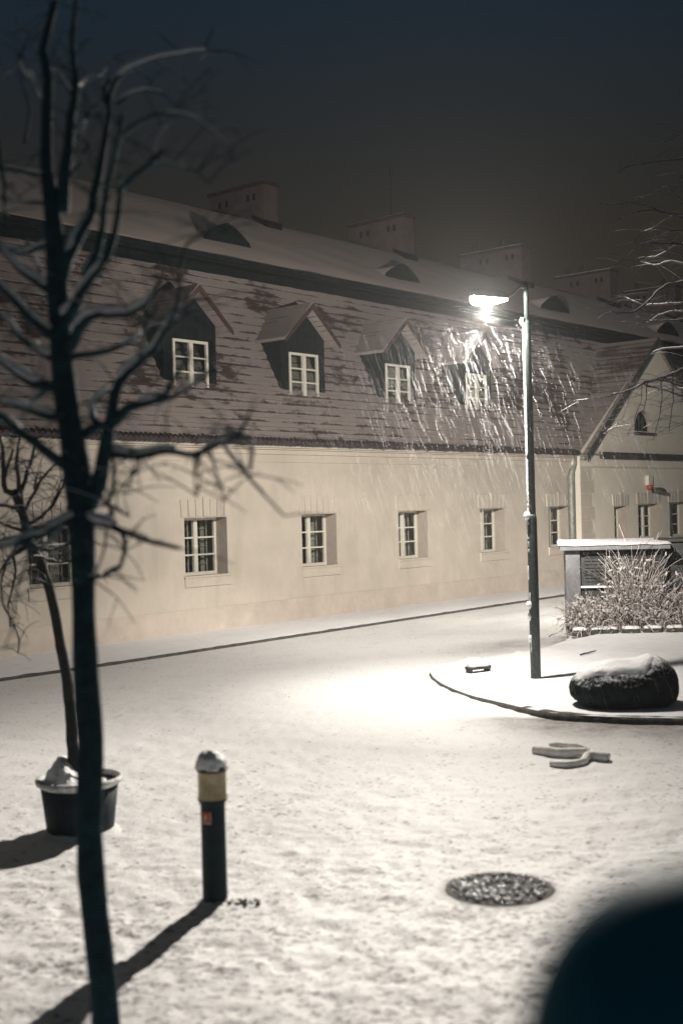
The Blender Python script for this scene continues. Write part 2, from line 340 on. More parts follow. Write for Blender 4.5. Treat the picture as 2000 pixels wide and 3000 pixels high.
 [(-1.531,5.6,4.223,0.014),(-1.51,5.575,4.106,0.0124),(-1.493,5.55,4.009,0.0109),(-1.478,5.525,3.88,0.0094),(-1.458,5.5,3.789,0.0079)],
 [(-1.128,5.3,4.113,0.0114),(-1.09,5.35,4.184,0.0103),(-1.079,5.4,4.267,0.0092),(-1.039,5.45,4.33,0.008),(-1.009,5.5,4.366,0.0069)],
 [(-1.142,5.3,3.962,0.0114),(-1.089,5.233,3.999,0.0097),(-1.046,5.167,4.034,0.008),(-1.013,5.1,4.05,0.0064)],
 [(-1.109,5.3,4.33,0.0132),(-1.089,5.375,4.403,0.0115),(-1.075,5.45,4.448,0.0097),(-1.04,5.525,4.483,0.0079),(-0.988,5.6,4.588,0.006)],
 [(-1.402,5.6,4.21,0.008),(-1.383,5.62,4.355,0.0072),(-1.424,5.64,4.524,0.0064),(-1.404,5.66,4.692,0.0057),(-1.304,5.68,4.838,0.0049),(-1.276,5.7,4.947,0.0041)],
 [(-0.606,5,3.599,0.0063),(-0.559,4.933,3.61,0.0053),(-0.481,4.867,3.611,0.0043),(-0.423,4.8,3.606,0.0034)],
 [(-1.301,5.4,3.531,0.0096),(-1.332,5.5,3.648,0.0079),(-1.414,5.6,3.751,0.006)],
 [(-1.249,5.3,3.07,0.0114),(-1.344,5.4,3.012,0.0092),(-1.448,5.5,2.994,0.0069)],
 [(-1.33,5.1,2.402,0.0073),(-1.368,5.067,2.349,0.0063),(-1.397,5.033,2.297,0.0054),(-1.425,5,2.246,0.0045)],
 [(-1.29,5.05,2.42,0.0063),(-1.301,5.012,2.314,0.0056),(-1.329,4.975,2.227,0.0049),(-1.345,4.938,2.054,0.0042),(-1.369,4.9,1.97,0.0035)],
 [(-1.187,5.2,2.47,0.0084),(-1.212,5.1,2.399,0.0068),(-1.279,5,2.364,0.0054)]]
PT_TRUNK=[
 [(-2.169,9.66,0.371,0.0431),(-2.18,9.66,0.717,0.0424),(-2.206,9.66,1.173,0.0417),(-2.25,9.66,1.465,0.041),(-2.302,9.66,1.811,0.0403),(-2.371,9.66,2.072,0.0395),(-2.416,9.66,2.194,0.0388),(-2.469,9.66,2.295,0.0381),(-2.494,9.66,2.379,0.0374),(-2.512,9.66,2.486,0.0367),(-2.531,9.66,2.552,0.0359),(-2.569,9.66,2.66,0.0352),(-2.589,9.66,2.713,0.0345)]]
PT_BR=[
 [(-2.53,9.66,2.573,0.0242),(-2.545,9.7,2.691,0.0211),(-2.511,9.74,2.795,0.0181),(-2.475,9.78,2.935,0.015),(-2.462,9.82,3.035,0.0119),(-2.448,9.86,3.135,0.0088)],
 [(-2.541,9.66,2.694,0.019),(-2.544,9.61,2.862,0.0159),(-2.524,9.56,2.966,0.0128),(-2.505,9.51,3.062,0.0098),(-2.462,9.46,3.163,0.0068)],
 [(-2.511,9.66,2.538,0.0173),(-2.475,9.72,2.624,0.0153),(-2.432,9.78,2.738,0.0133),(-2.395,9.84,2.809,0.0112),(-2.323,9.9,2.907,0.0092),(-2.243,9.96,2.939,0.0071)],
 [(-2.443,9.71,2.71,0.0104),(-2.419,9.735,2.796,0.0087),(-2.417,9.76,2.849,0.007)],
 [(-2.479,9.66,2.434,0.0173),(-2.407,9.71,2.483,0.0153),(-2.341,9.76,2.547,0.0132),(-2.288,9.81,2.62,0.0112),(-2.248,9.86,2.721,0.0092),(-2.235,9.91,2.831,0.0071)],
 [(-2.378,9.66,2.483,0.0103),(-2.334,9.777,2.568,0.0093),(-2.299,9.893,2.656,0.0082),(-2.288,10.01,2.782,0.0072)],
 [(-2.576,9.66,2.678,0.0276),(-2.634,9.61,2.703,0.0232),(-2.64,9.56,2.866,0.0188),(-2.631,9.51,3.034,0.0144),(-2.632,9.46,3.133,0.0101)],
 [(-2.643,9.61,2.765,0.0154),(-2.638,9.627,2.851,0.0126),(-2.602,9.643,2.954,0.0098),(-2.58,9.66,3.04,0.0069)],
 [(-2.518,9.66,2.521,0.0155),(-2.589,9.56,2.575,0.0131),(-2.646,9.46,2.593,0.0107),(-2.702,9.36,2.577,0.0084)],
 [(-2.501,9.66,2.383,0.0155),(-2.552,9.593,2.402,0.0131),(-2.618,9.527,2.439,0.0108),(-2.7,9.46,2.476,0.0084)],
 [(-2.462,9.66,2.278,0.0224),(-2.52,9.585,2.241,0.0188),(-2.569,9.51,2.2,0.0153),(-2.611,9.435,2.137,0.0118),(-2.632,9.36,2.074,0.0084)],
 [(-2.462,9.66,2.278,0.019),(-2.564,9.627,2.282,0.0155),(-2.657,9.593,2.319,0.012),(-2.751,9.56,2.302,0.0085)],
 [(-2.436,9.66,2.226,0.0173),(-2.385,9.735,2.239,0.0152),(-2.316,9.81,2.224,0.0131),(-2.227,9.885,2.265,0.011),(-2.171,9.96,2.304,0.0089)],
 [(-2.436,9.66,2.226,0.0155),(-2.31,9.56,2.157,0.0131),(-2.186,9.46,2.131,0.0107),(-2.079,9.36,2.15,0.0084)],
 [(-2.453,9.66,2.261,0.0155),(-2.433,9.793,2.308,0.0128),(-2.376,9.927,2.357,0.01),(-2.317,10.06,2.388,0.0072)],
 [(-2.556,9.46,2.202,0.0118),(-2.532,9.435,2.084,0.0101),(-2.549,9.41,1.951,0.0084),(-2.58,9.385,1.786,0.0067),(-2.564,9.36,1.654,0.005)],
 [(-2.484,9.66,2.237,0.0121),(-2.441,9.56,2.144,0.0094),(-2.441,9.46,2.047,0.0068)],
 [(-2.41,9.66,2.173,0.0103),(-2.404,9.71,2.102,0.0087),(-2.401,9.76,1.994,0.007)],
 [(-2.608,9.46,2.136,0.0084),(-2.639,9.435,1.986,0.0076),(-2.626,9.41,1.819,0.0067),(-2.518,9.385,1.617,0.0059),(-2.509,9.36,1.452,0.005)]]
RT_BR=[
 [(5.957,18.6,7.834,0.0299),(5.285,18.4,7.636,0.0246),(4.837,18.2,7.544,0.0195),(4.416,18,7.441,0.0145),(4.155,17.8,7.277,0.0095)],
 [(5.93,18.6,6.774,0.0299),(5.374,18.767,7.089,0.0235),(5.143,18.933,7.346,0.0169),(4.94,19.1,7.259,0.0102)],
 [(6.06,18.6,6.638,0.0332),(5.488,18.45,6.782,0.0272),(4.988,18.3,6.792,0.0212),(4.585,18.15,6.805,0.0154),(4.184,18,6.638,0.0096)],
 [(4.988,18.3,6.792,0.0196),(4.438,18.067,6.905,0.0156),(4.106,17.833,6.823,0.0117),(3.814,17.6,6.792,0.0079)],
 [(5.667,18.6,6.847,0.0266),(5.169,18.8,6.848,0.0213),(4.942,19,6.732,0.0158),(4.815,19.2,6.74,0.0103)],
 [(6.048,18.6,6.173,0.0332),(5.224,18.3,6.316,0.0251),(4.605,18,6.28,0.0171),(4.333,17.7,6.235,0.0095)],
 [(4.605,18,6.28,0.0161),(4.384,17.867,6.168,0.0133),(4.184,17.733,6.012,0.0106),(3.986,17.6,5.871,0.0079)],
 [(6.111,18.6,6.039,0.0399),(5.248,18.433,5.792,0.0351),(4.879,18.267,5.673,0.0304),(4.583,18.1,5.418,0.0259),(4.365,17.933,5.28,0.0213),(4.095,17.767,5.229,0.0169),(3.933,17.6,5.263,0.0126)],
 [(6.031,18.6,5.51,0.0332),(5.344,18.8,5.529,0.0277),(4.912,19,5.54,0.0221),(4.738,19.2,5.612,0.0163),(4.569,19.4,5.761,0.0104)],
 [(6.093,18.6,5.309,0.0299),(5.233,18.433,5.22,0.023),(4.794,18.267,5.173,0.0163),(4.408,18.1,5.157,0.0097)],
 [(6.146,18.6,4.777,0.0465),(5.417,18.4,4.54,0.04),(4.991,18.2,4.378,0.0336),(4.547,18,4.239,0.0273),(4.208,17.8,4.1,0.0212),(3.813,17.6,4.009,0.0152),(3.333,17.4,3.942,0.0093)],
 [(4.457,18,4.216,0.0161),(4.34,17.95,4.143,0.014),(4.192,17.9,3.822,0.012),(4.054,17.85,3.618,0.01),(3.842,17.8,3.487,0.0079)],
 [(4.677,18.1,4.285,0.0162),(4.467,18.067,3.977,0.0134),(4.375,18.033,3.719,0.0107),(4.245,18,3.463,0.008)],
 [(4.932,18.2,4.353,0.0163),(4.809,18.133,4.039,0.0135),(4.731,18.067,3.712,0.0108),(4.628,18,3.388,0.008)],
 [(5.124,18.3,4.438,0.0163),(4.987,18.2,3.975,0.0122),(4.884,18.1,3.516,0.0081)],
 [(4.742,18.1,4.309,0.0129),(4.5,17.95,3.902,0.0104),(4.42,17.8,3.446,0.0079)],
 [(6.084,18.6,4.978,0.0365),(5.52,18.725,4.876,0.0309),(5.286,18.85,4.832,0.0252),(5.051,18.975,4.855,0.0195),(4.877,19.1,4.773,0.0136)],
 [(6.103,18.6,5.707,0.0299),(5.41,18.7,6.077,0.025),(5.172,18.8,6.17,0.0201),(4.928,18.9,6.13,0.0152),(4.753,19,6.222,0.0102)],
 [(5.94,18.6,7.172,0.0266),(5.568,18.9,7.394,0.0214),(5.317,19.2,7.617,0.016),(5.121,19.5,7.67,0.0104)],
 [(5.655,18.6,6.383,0.0233),(5.224,18.467,6.563,0.0187),(4.923,18.333,6.475,0.0142),(4.69,18.2,6.354,0.0098)],
 [(6.063,18.6,4.115,0.0465),(5.486,18.667,4.203,0.04),(5.238,18.733,4.183,0.0335),(5.125,18.8,4.293,0.0269)],
 [(5.31,18.6,6.392,0.0199),(5.1,18.767,6.333,0.0168),(4.974,18.933,6.27,0.0135),(4.848,19.1,6.308,0.0102)],
 [(5.495,18.6,5.325,0.0233),(5.177,18.767,5.393,0.019),(4.985,18.933,5.358,0.0147),(4.821,19.1,5.252,0.0102)],
 [(6.091,18.6,7.897,0.0266),(5.615,18.767,8.16,0.0212),(5.394,18.933,8.15,0.0158),(5.165,19.1,8.071,0.0102)]]
# ------------------------------------------------------------------ light settings
LAMP_W = 10000
LSIGN = -1.0
# luminous intensity by angle: 0 = straight up, .5 = level, 1 = straight down
IES = [(.25, .15), (.36, 1.0), (.44, .52), (.50, .52), (.55, .58), (.60, .80), (.66, .84), (.727, 1.0), (.75, .78), (.787, .52), (.886, .28)]
SKY_ZEN = (.034,.030,.026,1)
SKY_BACK = (.008,.05,.08,1)
SKY_STR = 1.0
HAZE = 0.0006
N_FLURRY = 9500
LROT = -15
XFALL = .20

# ------------------------------------------------------------------ camera
EYE = Vector((0, 0, 2.5))
F_MM = 2800/2352*36
cam = bpy.data.cameras.new('camera'); co = bpy.data.objects.new('camera', cam); COL.objects.link(co)
cam.sensor_fit = 'VERTICAL'; cam.sensor_height = 36; cam.sensor_width = 24; cam.lens = F_MM
roll = R(1.5); pit = math.atan(9/2800)
Rx = Vector((math.cos(roll), 0, -math.sin(roll)))
fw = Vector((0, math.cos(pit), -math.sin(pit))); upv = Vector((0, math.sin(pit), math.cos(pit)))
rt = Vector((1,0,0))
cr = rt*math.cos(roll) - upv*math.sin(roll)
cu = rt*math.sin(roll) + upv*math.cos(roll)
mw = Matrix.Identity(4)
for i in range(3):
    mw[i][0] = cr[i]; mw[i][1] = cu[i]; mw[i][2] = -fw[i]; mw[i][3] = EYE[i]
co.matrix_world = mw
cam.clip_start = .05; cam.clip_end = 1000
cam.dof.use_dof = True; cam.dof.focus_distance = 24; cam.dof.aperture_fstop = 1.25
S.camera = co
S.render.resolution_x = 682; S.render.resolution_y = 1024
S.view_settings.view_transform = 'Standard'; S.view_settings.look = 'None'
S.view_settings.exposure = 0; S.view_settings.gamma = 1
S.render.engine = 'CYCLES'
S.cycles.use_denoising = True
S.cycles.max_bounces = 6; S.cycles.diffuse_bounces = 3; S.cycles.glossy_bounces = 2; S.cycles.transparent_max_bounces = 12
S.cycles.volume_bounces = 0
S.cycles.sample_clamp_indirect = 4
S.cycles.caustics_reflective = False; S.cycles.caustics_refractive = False

# ------------------------------------------------------------------ night sky
w = bpy.data.worlds.new('World'); S.world = w; w.use_nodes = True
N = w.node_tree.nodes; L = w.node_tree.links
bg = N['Background']
tc = N.new('ShaderNodeTexCoord'); sx = N.new('ShaderNodeSeparateXYZ'); L.new(tc.outputs['Generated'], sx.inputs[0])
cr_ = N.new('ShaderNodeValToRGB'); L.new(sx.outputs[2], cr_.inputs[0])
el = cr_.color_ramp.elements
el[0].position = 0.0; el[0].color = (.030,.025,.020,1)
el[1].position = 1.0; el[1].color = SKY_ZEN
for p, c in ((.13, (.024,.0185,.0125,1)), (.22, (.0185,.0162,.0120,1)), (.30, (.0115,.0148,.0170,1)), (.38, (.0065,.0155,.0260,1)), (.46, (.0065,.016,.027,1)), (.62, (.030,.028,.026,1))):
    e = el.new(p); e.color = c
# blue-green glow added behind the camera to lift the dark sides facing it
mr = N.new('ShaderNodeMapRange'); mr.inputs[1].default_value = .1; mr.inputs[2].default_value = -.9
L.new(sx.outputs[1], mr.inputs[0])
mx = N.new('ShaderNodeMix'); mx.data_type = 'RGBA'; mr2 = N.new('ShaderNodeMapRange'); mr2.inputs[1].default_value = .55; mr2.inputs[2].default_value = .15
L.new(sx.outputs[2], mr2.inputs[0])
mm = N.new('ShaderNodeMath'); mm.operation = 'MULTIPLY'; L.new(mr.outputs[0], mm.inputs[0]); L.new(mr2.outputs[0], mm.inputs[1])
L.new(mm.outputs[0], mx.inputs[0])
L.new(cr_.outputs[0], mx.inputs[6]); mx.inputs[7].default_value = SKY_BACK
# a little of the physical night sky on top
sk = N.new('ShaderNodeTexSky'); sk.sky_type = 'NISHITA'; sk.sun_disc = False; sk.sun_elevation = R(-6); sk.sun_rotation = R(200)
ad = N.new('ShaderNodeMix'); ad.data_type = 'RGBA'; ad.blend_type = 'ADD'; ad.inputs[0].default_value = .02
L.new(mx.outputs[2], ad.inputs[6]); L.new(sk.outputs[0], ad.inputs[7])
L.new(ad.outputs[2], bg.inputs[0]); bg.inputs[1].default_value = SKY_STR

# ------------------------------------------------------------------ ground
def axis(parts):
    a = []
    for x0, x1, st in parts:
        n = max(1, int(round((x1-x0)/st)))
        a += [x0 + (x1-x0)*i/n for i in range(n)]
    a.append(parts[-1][1]); return a
XS = axis([(-150,-30,30),(-30,-8,1.5),(-8,-3,.2),(-3,2.6,.036),(2.6,3.2,.06),(3.2,8,.14),(8,30,1.2),(30,150,30)])
YS = axis([(-150,-10,35),(-10,4.5,1.0),(4.5,9.5,.036),(9.5,12,.055),(12,17,.10),(17,30,.2),(30,60,2),(60,150,30)])
def sstep(a, b, x):
    t = min(1, max(0, (x-a)/(b-a))); return t*t*(3-2*t)
A = Vector((-3.0185, 24.757, 0)); D = Vector((.64787, .76175, 0)); NN = Vector((.76175, -.64787, 0))
def street(s, n, z=0): 
    p = A + D*s + NN*n; return Vector((p.x, p.y, z))
ISL = [(1.27,18.11),(1.25,17.75),(1.27,17.4),(1.33,16.9),(1.46,16.3),(1.62,15.75),(1.78,15.35),(1.94,14.95),(2.12,14.5),(2.3,14.15),(2.5,13.93),(2.75,13.77),(3.1,13.64),(3.7,13.46),(4.5,13.2),(6,12.7),(9,11.8),(16,10)]
ISLB = [(16,27),(8,27),(5,25),(4.2,22.6),(3.95,21.8),(3.5,20.9),(2.9,20.2),(2.2,19.5),(1.7,19.0),(1.4,18.5)]
V = []; sl = []; fl = []
for y in YS:
    for x in XS:
        near = sstep(16, 6, y)*(1 if abs(x) < 9 else 0)
        z = 0
        if 4.4 < y < 17.5 and abs(x) < 8.2:
            z = .016*noise.noise(Vector((x*3.1, y*3.1, 0))) + .010*noise.noise(Vector((x*8.5, y*8.5, 3)))
            if y < 12: z += sstep(12, 8, y)*(.012*noise.noise(Vector((x*10, y*12, 5))) + .009*noise.noise(Vector((x*21, y*23, 2))))
            k = noise.noise(Vector((x*5.2, y*5.2, 9)))
            z -= .018*near*sstep(.28, .55, k)
        rm = math.hypot(x-.96, y-7.91)
        z *= sstep(.38, .62, rm)
        V.append((x, y, z))
        p = Vector((x, y, 0)) - A
        s = p.dot(D); n = p.dot(NN)
        a = 0
        # worn band in front of the island kerb
        if x > .9 and 11 < y < 16:
            yk = 14.0 - .27*(x-2.4) if x > 2.4 else 14.0 + (2.4-x)*.35
            d = yk - y
            a = max(a, sstep(.8, 2.5, x)*sstep(-.25, .0, d)*sstep(2.0+.5*noise.noise(Vector((x*.9, y*.9, 3))), .15, d)*.95)
        # wheel tracks along the street
        for (n0, wd, am) in ((4.3, .45, .26), (5.8, .4, .22), (3.1, .35, .2)):
            bend = n0 + .25*noise.noise(Vector((s*.15, n0, 0))) + .02*max(0, -s)**1.5
            a = max(a, am*sstep(wd, wd*.25, abs(n-bend))*(.1+.9*sstep(2, 10, s)))
        # dark wet strip behind the island
        if x > 1.2 and y > 18:
            a = max(a, .55*sstep(1.3, .2, abs((y-21.7) - .55*(x-3.2)))*sstep(1.2, 3, x)*sstep(25,22,y))
        a = max(a, sstep(.43+.06*noise.noise(Vector((x*7, y*7, 1))), .33, rm))
        sl.append(a)
        fl.append(near*(.5+.8*noise.noise(Vector((x*.7, y*.5, 5)))) + .7*sstep(9.5, 6, y) - .5*math.exp(-((x+.2)**2+(y-15)**2)/14))  # flecks thinned out where the lamp pool washes the snow out
nx = len(XS); F = []
for j in range(len(YS)-1):
    for i in range(nx-1):
        F.append((j*nx+i, j*nx+i+1, (j+1)*nx+i+1, (j+1)*nx+i))
me = bpy.data.meshes.new('road'); me.from_pydata(V, [], F)
me.attributes.new('slush', 'FLOAT', 'POINT').data.foreach_set('value', sl)
me.attributes.new('flecks', 'FLOAT', 'POINT').data.foreach_set('value', fl)
me.polygons.foreach_set('use_smooth', [True]*len(F))
me.materials.append(M['ground'])
o = bpy.data.objects.new('road', me); COL.objects.link(o); tag(o, kind='structure')

# pavement along the house, snow on it, dark kerb edge
mb = MB(); kb = MB()
ns = 140; s0, s1 = -24, 46
def kn(s): return 2.33 - .035*max(0, s+4)
row = []
for i in range(ns+1):
    s = s0 + (s1-s0)*i/ns
    wob = .02*noise.noise(Vector((s*2.3, 0, 0)))
    row.append((street(s, -.3, .055), street(s, kn(s)*.5, .06), street(s, kn(s)-.10+wob, .06), street(s, kn(s)-.03+wob, .045)))
vv = [p for r_ in row for p in r_]; ff = []
for i in range(ns):
    for k in range(3): ff.append((i*4+k, i*4+k+1, (i+1)*4+k+1, (i+1)*4+k))
mb.add(vv, ff)
tag(mb.build('pavement', M['snow'], smooth=True), kind='structure')
ks = 700; vv = []; ff = []
for i in range(ks+1):
    s = s0 + (s1-s0)*i/ks
    t = .05 + .008*noise.noise(Vector((s*3.1, 4, 0)))
    vv += [street(s, kn(s)-.12, t), street(s, kn(s)+.012*noise.noise(Vector((s*9, 1, 0))), t-.006), street(s, kn(s)+.02, -.03)]
for i in range(ks):
    for k in range(2): ff.append((i*3+k, i*3+k+1, (i+1)*3+k+1, (i+1)*3+k))
kb.add(vv, ff)
tag(kb.build('kerb', M['kerb'], smooth=True), kind='structure')

# raised island under the street lamp
def smooth_line(P, n):
    P = [Vector((p[0], p[1], 0)) for p in P]; out = []
    for i in range(len(P)-1):
        p0 = P[max(i-1,0)]; p1 = P[i]; p2 = P[i+1]; p3 = P[min(i+2, len(P)-1)]
        for k in range(n):
            t = k/n
            out.append(.5*((2*p1) + (p2-p0)*t + (2*p0-5*p1+4*p2-p3)*t*t + (3*p1-p0-3*p2+p3)*t**3))
    out.append(P[-1]); return out
edge = smooth_line([(1.7,19.0),(1.4,18.5)] + ISL, 14)
ring = edge + [Vector((p[0], p[1], 0)) for p in ISLB[:-2]]
def kerb_h(x, y): return .030+.046*sstep(1.45, 2.5, x) if y < 18.6 else .03
def island_z(x, y):
    d = sstep(13.6, 16.5, y)*.02 + .075
    return d + .06*sstep(18.5, 21.5, y)*sstep(2.5, 4.5, x)
bm = bmesh.new()
vs = [bm.verts.new((p.x, p.y, .07)) for p in ring]
f0 = bm.faces.new(vs)
bmesh.ops.triangulate(bm, faces=[f0])
for _ in range(4):
    es = [e for e in bm.edges if e.calc_length() > .45]
    if not es: break
    bmesh.ops.subdivide_edges(bm, edges=es, cuts=1)
    bmesh.ops.triangulate(bm, faces=bm.faces[:])
for v in bm.verts:
    if not v.is_boundary:
        v.co.z = island_z(v.co.x, v.co.y) + .010*noise.noise(Vector((v.co.x*1.8, v.co.y*1.8, 0)))
    else: v.co.z = kerb_h(v.co.x, v.co.y)+.003
bmesh.ops.recalc_face_normals(bm, faces=bm.faces)
me = bpy.data.meshes.new('verge'); bm.to_mesh(me); bm.free()
me.polygons.foreach_set('use_smooth', [True]*len(me.polygons)); me.materials.append(M['snow'])
o = bpy.data.objects.new('verge', me); COL.objects.link(o); tag(o, kind='structure')
kb = MB(); vv = []; ff = []
for i, p in enumerate(edge):
    t = (edge[min(i+1, len(edge)-1)] - edge[max(i-1, 0)]).normalized(); nr = Vector((t.y, -t.x, 0))
    if nr.dot(Vector((3.5,17,0))-p) > 0: nr = -nr
    w1 = .012*noise.noise(Vector((p.x*7, p.y*7, 2)))
    top = kerb_h(p.x, p.y) + .010*noise.noise(Vector((p.x*5, p.y*5, 6)))
    hgt = 1.0
    for d, z in ((-.10, top+.006), (.0+w1, top), (.022+w1, top*.5), (.028, -.03)):
        vv.append((p.x+nr.x*d, p.y+nr.y*d, z))
for i in range(len(edge)-1):
    for k in range(3): ff.append((i*4+k, i*4+k+1, (i+1)*4+k+1, (i+1)*4+k))
kb.add(vv, ff)
tag(kb.build('kerb', M['kerb'], smooth=True), kind='structure')

# ------------------------------------------------------------------ the long house (x along the street, y into the house)
HZ = .055
H = thing('town_house', 'long cream plastered house with snowy mansard roof and dormers across the street', 'house', (A.x, A.y, 0), math.atan2(D.y, D.x))
WINS = [-10.45, -6.95, -3.37, .36, 3.87, 7.40, 10.97, 14.50]
WW = 1.19; WZ0, WZ1 = 1.19, 2.38
EAVE = 3.86
def wall_panel(mb, x0, x1, z0, z1, y, opens, depth=.40, mi=0, mr=1):
    xs = sorted(set([x0, x1] + [c for a in opens for c in (a[0], a[1])]))
    zs = sorted(set([z0, z1] + [c for a in opens for c in (a[2], a[3])]))
    for i in range(len(xs)-1):
        for j in range(len(zs)-1):
            cx = (xs[i]+xs[i+1])/2; cz = (zs[j]+zs[j+1])/2
            if any(a[0] < cx < a[1] and a[2] < cz < a[3] for a in opens): continue
            mb.add([(xs[i],y,zs[j]),(xs[i+1],y,zs[j]),(xs[i+1],y,zs[j+1]),(xs[i],y,zs[j+1])], [(0,1,2,3)], mi)
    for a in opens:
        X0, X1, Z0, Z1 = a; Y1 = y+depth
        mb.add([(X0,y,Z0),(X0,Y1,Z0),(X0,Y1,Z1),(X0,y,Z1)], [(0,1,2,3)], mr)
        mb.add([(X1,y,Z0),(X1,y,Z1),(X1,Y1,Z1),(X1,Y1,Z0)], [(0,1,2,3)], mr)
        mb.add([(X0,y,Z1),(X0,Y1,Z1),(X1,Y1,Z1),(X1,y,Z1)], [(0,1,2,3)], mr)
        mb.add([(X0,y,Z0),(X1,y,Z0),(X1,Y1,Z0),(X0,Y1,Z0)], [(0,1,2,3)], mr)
mb = MB()
wall_panel(mb, -26, 15.3, HZ-.1, EAVE, 0, [(c-WW/2, c+WW/2, WZ0, WZ1) for c in WINS])
wall_panel(mb, 25.3, 48, HZ-.1, EAVE, 0, [])
mb.box(-26, 48, 12, 12.2, 0, EAVE); mb.box(-26.2, -26, 0, 12.2, 0, EAVE); mb.box(48, 48.2, 0, 12.2, 0, EAVE)
mb.box(-26, 48, .3, 11.9, 3.3, 3.4)                 # ceiling: keeps the rooms dark
mb.build('wall', [M['plaster'], M['shaded_reveal']], H, fix=False)
mb = MB(); mb.box(-26, 15.28, -.022, 0.0, HZ-.1, .52); mb.box(25.3, 48, -.022, 0, HZ-.1, .52)
mb.build('plinth', M['plinth'], H)
mb = MB(); mb.box(-26, 15.25, -.03, 0, 3.54, EAVE-.10); mb.box(-26, 15.2, -.09, -.0305, EAVE-.15, EAVE-.055); mb.box(-26, 15.2, -.16, -.002, EAVE-.05, EAVE+.02)
mb.build('cornice', M['plaster'], H)

wr = random.Random(77)
def window(parent, cx, y, z0, z1, w, panes=3, kind='facade', depth=.40, cols=2):
    """white casement: frame part with its glass, curtain, inner sash"""
    fb = MB(); yy = y + depth - .07; fwid = .055
    x0, x1 = cx-w/2, cx+w/2
    fb.box(x0, x0+fwid, yy, yy+.06, z0, z1); fb.box(x1-fwid, x1, yy, yy+.06, z0, z1)
    fb.box(x0+fwid, x1-fwid, yy, yy+.06, z1-fwid, z1); fb.box(x0+fwid, x1-fwid, yy, yy+.06, z0, z0+fwid*1.2)
    st = (w-2*fwid)/cols
    for k in range(1, cols):
        xm = x0+fwid+st*k
        fb.box(xm-.05, xm+.05, yy-.012, yy+.055, z0+fwid*1.2, z1-fwid)
    for k in range(cols):
        a = x0+fwid+st*k + (.05 if k else 0); b_ = x0+fwid+st*(k+1) - (.05 if k < cols-1 else 0)
        for j in range(1, panes):
            zz = z0+fwid*1.2 + (z1-z0-fwid*2.2)*j/panes
            fb.box(a, b_, yy+.004, yy+.05, zz-.017, zz+.017)
    fo = fb.build('window', M['trim'], parent)
    gb = MB(); gb.add([(x0+.01, yy+.03, z0+.01), (x1-.01, yy+.03, z0+.01), (x1-.01, yy+.03, z1-.01), (x0+.01, yy+.03, z1-.01)], [(0,1,2,3)])
    gb.build('pane', M['glass'], fo)
    if kind == 'facade':
        ib = MB(); yi = yy+.22                       # inner casement
        for k in range(2):
            a = x0+.06+(w-.12)/2*k; b_ = a+(w-.12)/2
            for q in (a, b_-.02, (a+b_)/2-.006): ib.box(q, q+(.02 if abs(q-(a+b_)/2) > .02 else .012), yi, yi+.02, z0+.02, z1-.02)
            for j in range(7):
                zz = z0+.05+(z1-z0-.1)*j/6; ib.box(a+.021, b_-.021, yi+.004, yi+.016, zz-.005, zz+.005)
        ib.build('inner_sash', M['curtain'], fo)
        for (a, b_) in ((x0+.04+st*wr.uniform(.4,.6), x0+.04+st*wr.uniform(.8,1.0)), (x1-wr.uniform(.15,.6)*st-.04, x1-.04), (x0+.02, x0+.06+st*wr.uniform(0,.3))):
            cb = MB(); n = 10; vv = []
            for i in range(n+1):
                xx = a+(b_-a)*i/n; yc = yi+.10+.02*math.sin(i*2.1)
                vv += [(xx, yc, z0+.02), (xx, yc, z1-.05)]
            cb.add(vv, [(2*i, 2*i+2, 2*i+3, 2*i+1) for i in range(n)])
            cb.build('curtain', M['curtain'], fo, fix=False)
    return fo

def sill_and_lintel(parent, cx, w, z0, z1, y):
    sb = MB()
    sb.box(cx-w/2-.05, cx+w/2+.09, y-.055, y, z0-.03, z0+.012)                # stone sill, thin snow on it
    sb.box(cx-w/2-.03, cx+w/2+.07, y-.032, y, z0-.215, z0-.031)
    sb.build('sill', M['plaster'], parent)
    lb = MB(); n = 7; zt = z1+.37; xa, xb = cx-w/2-.10, cx+w/2+.10
    for k in range(n):
        a0 = xa+(xb-xa)*k/n; a1 = xa+(xb-xa)*(k+1)/n
        sk = (k-(n-1)/2)/n*.05
        key = abs(k-3) < 1
        lb.prism([(a0+.012, z1+.022), (a1-.012, z1+.022), (a1-.012+sk, zt+(.05 if key else 0)), (a0+.012+sk, zt+(.05 if key else 0))], y-(.04 if key else .028), y)
    lb.build('lintel', M['plaster'], parent)
for c in WINS:
    window(H, c, 0, WZ0, WZ1, WW)
    sill_and_lintel(H, c, WW, WZ0, WZ1, 0)

# mansard: steep lower slope in real courses of tiles, ragged eave
SL0y, SL0z, SL1y, SL1z = -.30, EAVE+.03, 1.9, 8.05
kx = (SL1y-SL0y)/(SL1z-SL0z)
def low_y(z): return SL0y + (z-SL0z)*kx
def low_z(y): return SL0z + (y-SL0y)/kx
def courses(mb, x0, x1, z0, z1, h, step, seg, fy):
    n = int(round((z1-z0)/h)); nx_ = int((x1-x0)/seg)
    base = len(mb.v); V = []; F = []
    for j in range(n):
        za = z0+(z1-z0)*j/n; zb = z0+(z1-z0)*(j+1)/n
        for i in range(nx_+1):
            x = x0+(x1-x0)*i/nx_
            jit = .012*noise.noise(Vector((x*6, j*3.7, 1))) ; jz = .018*noise.noise(Vector((x*5, j*2.3, 8)))
            V.append((x, fy(za)-step+jit, za+jz)); V.append((x, fy(zb)-.004, zb))
    for j in range(n):
        for i in range(nx_):
            a = (j*(nx_+1)+i)*2
            F.append((a, a+2, a+3, a+1))
            if j: 
                pb = ((j-1)*(nx_+1)+i)*2
                F.append((pb+1, pb+3, a+2, a))
    mb.add(V, F)
mb = MB(); courses(mb, -26, 48, SL0z, SL1z, .21, .045, .3, low_y)
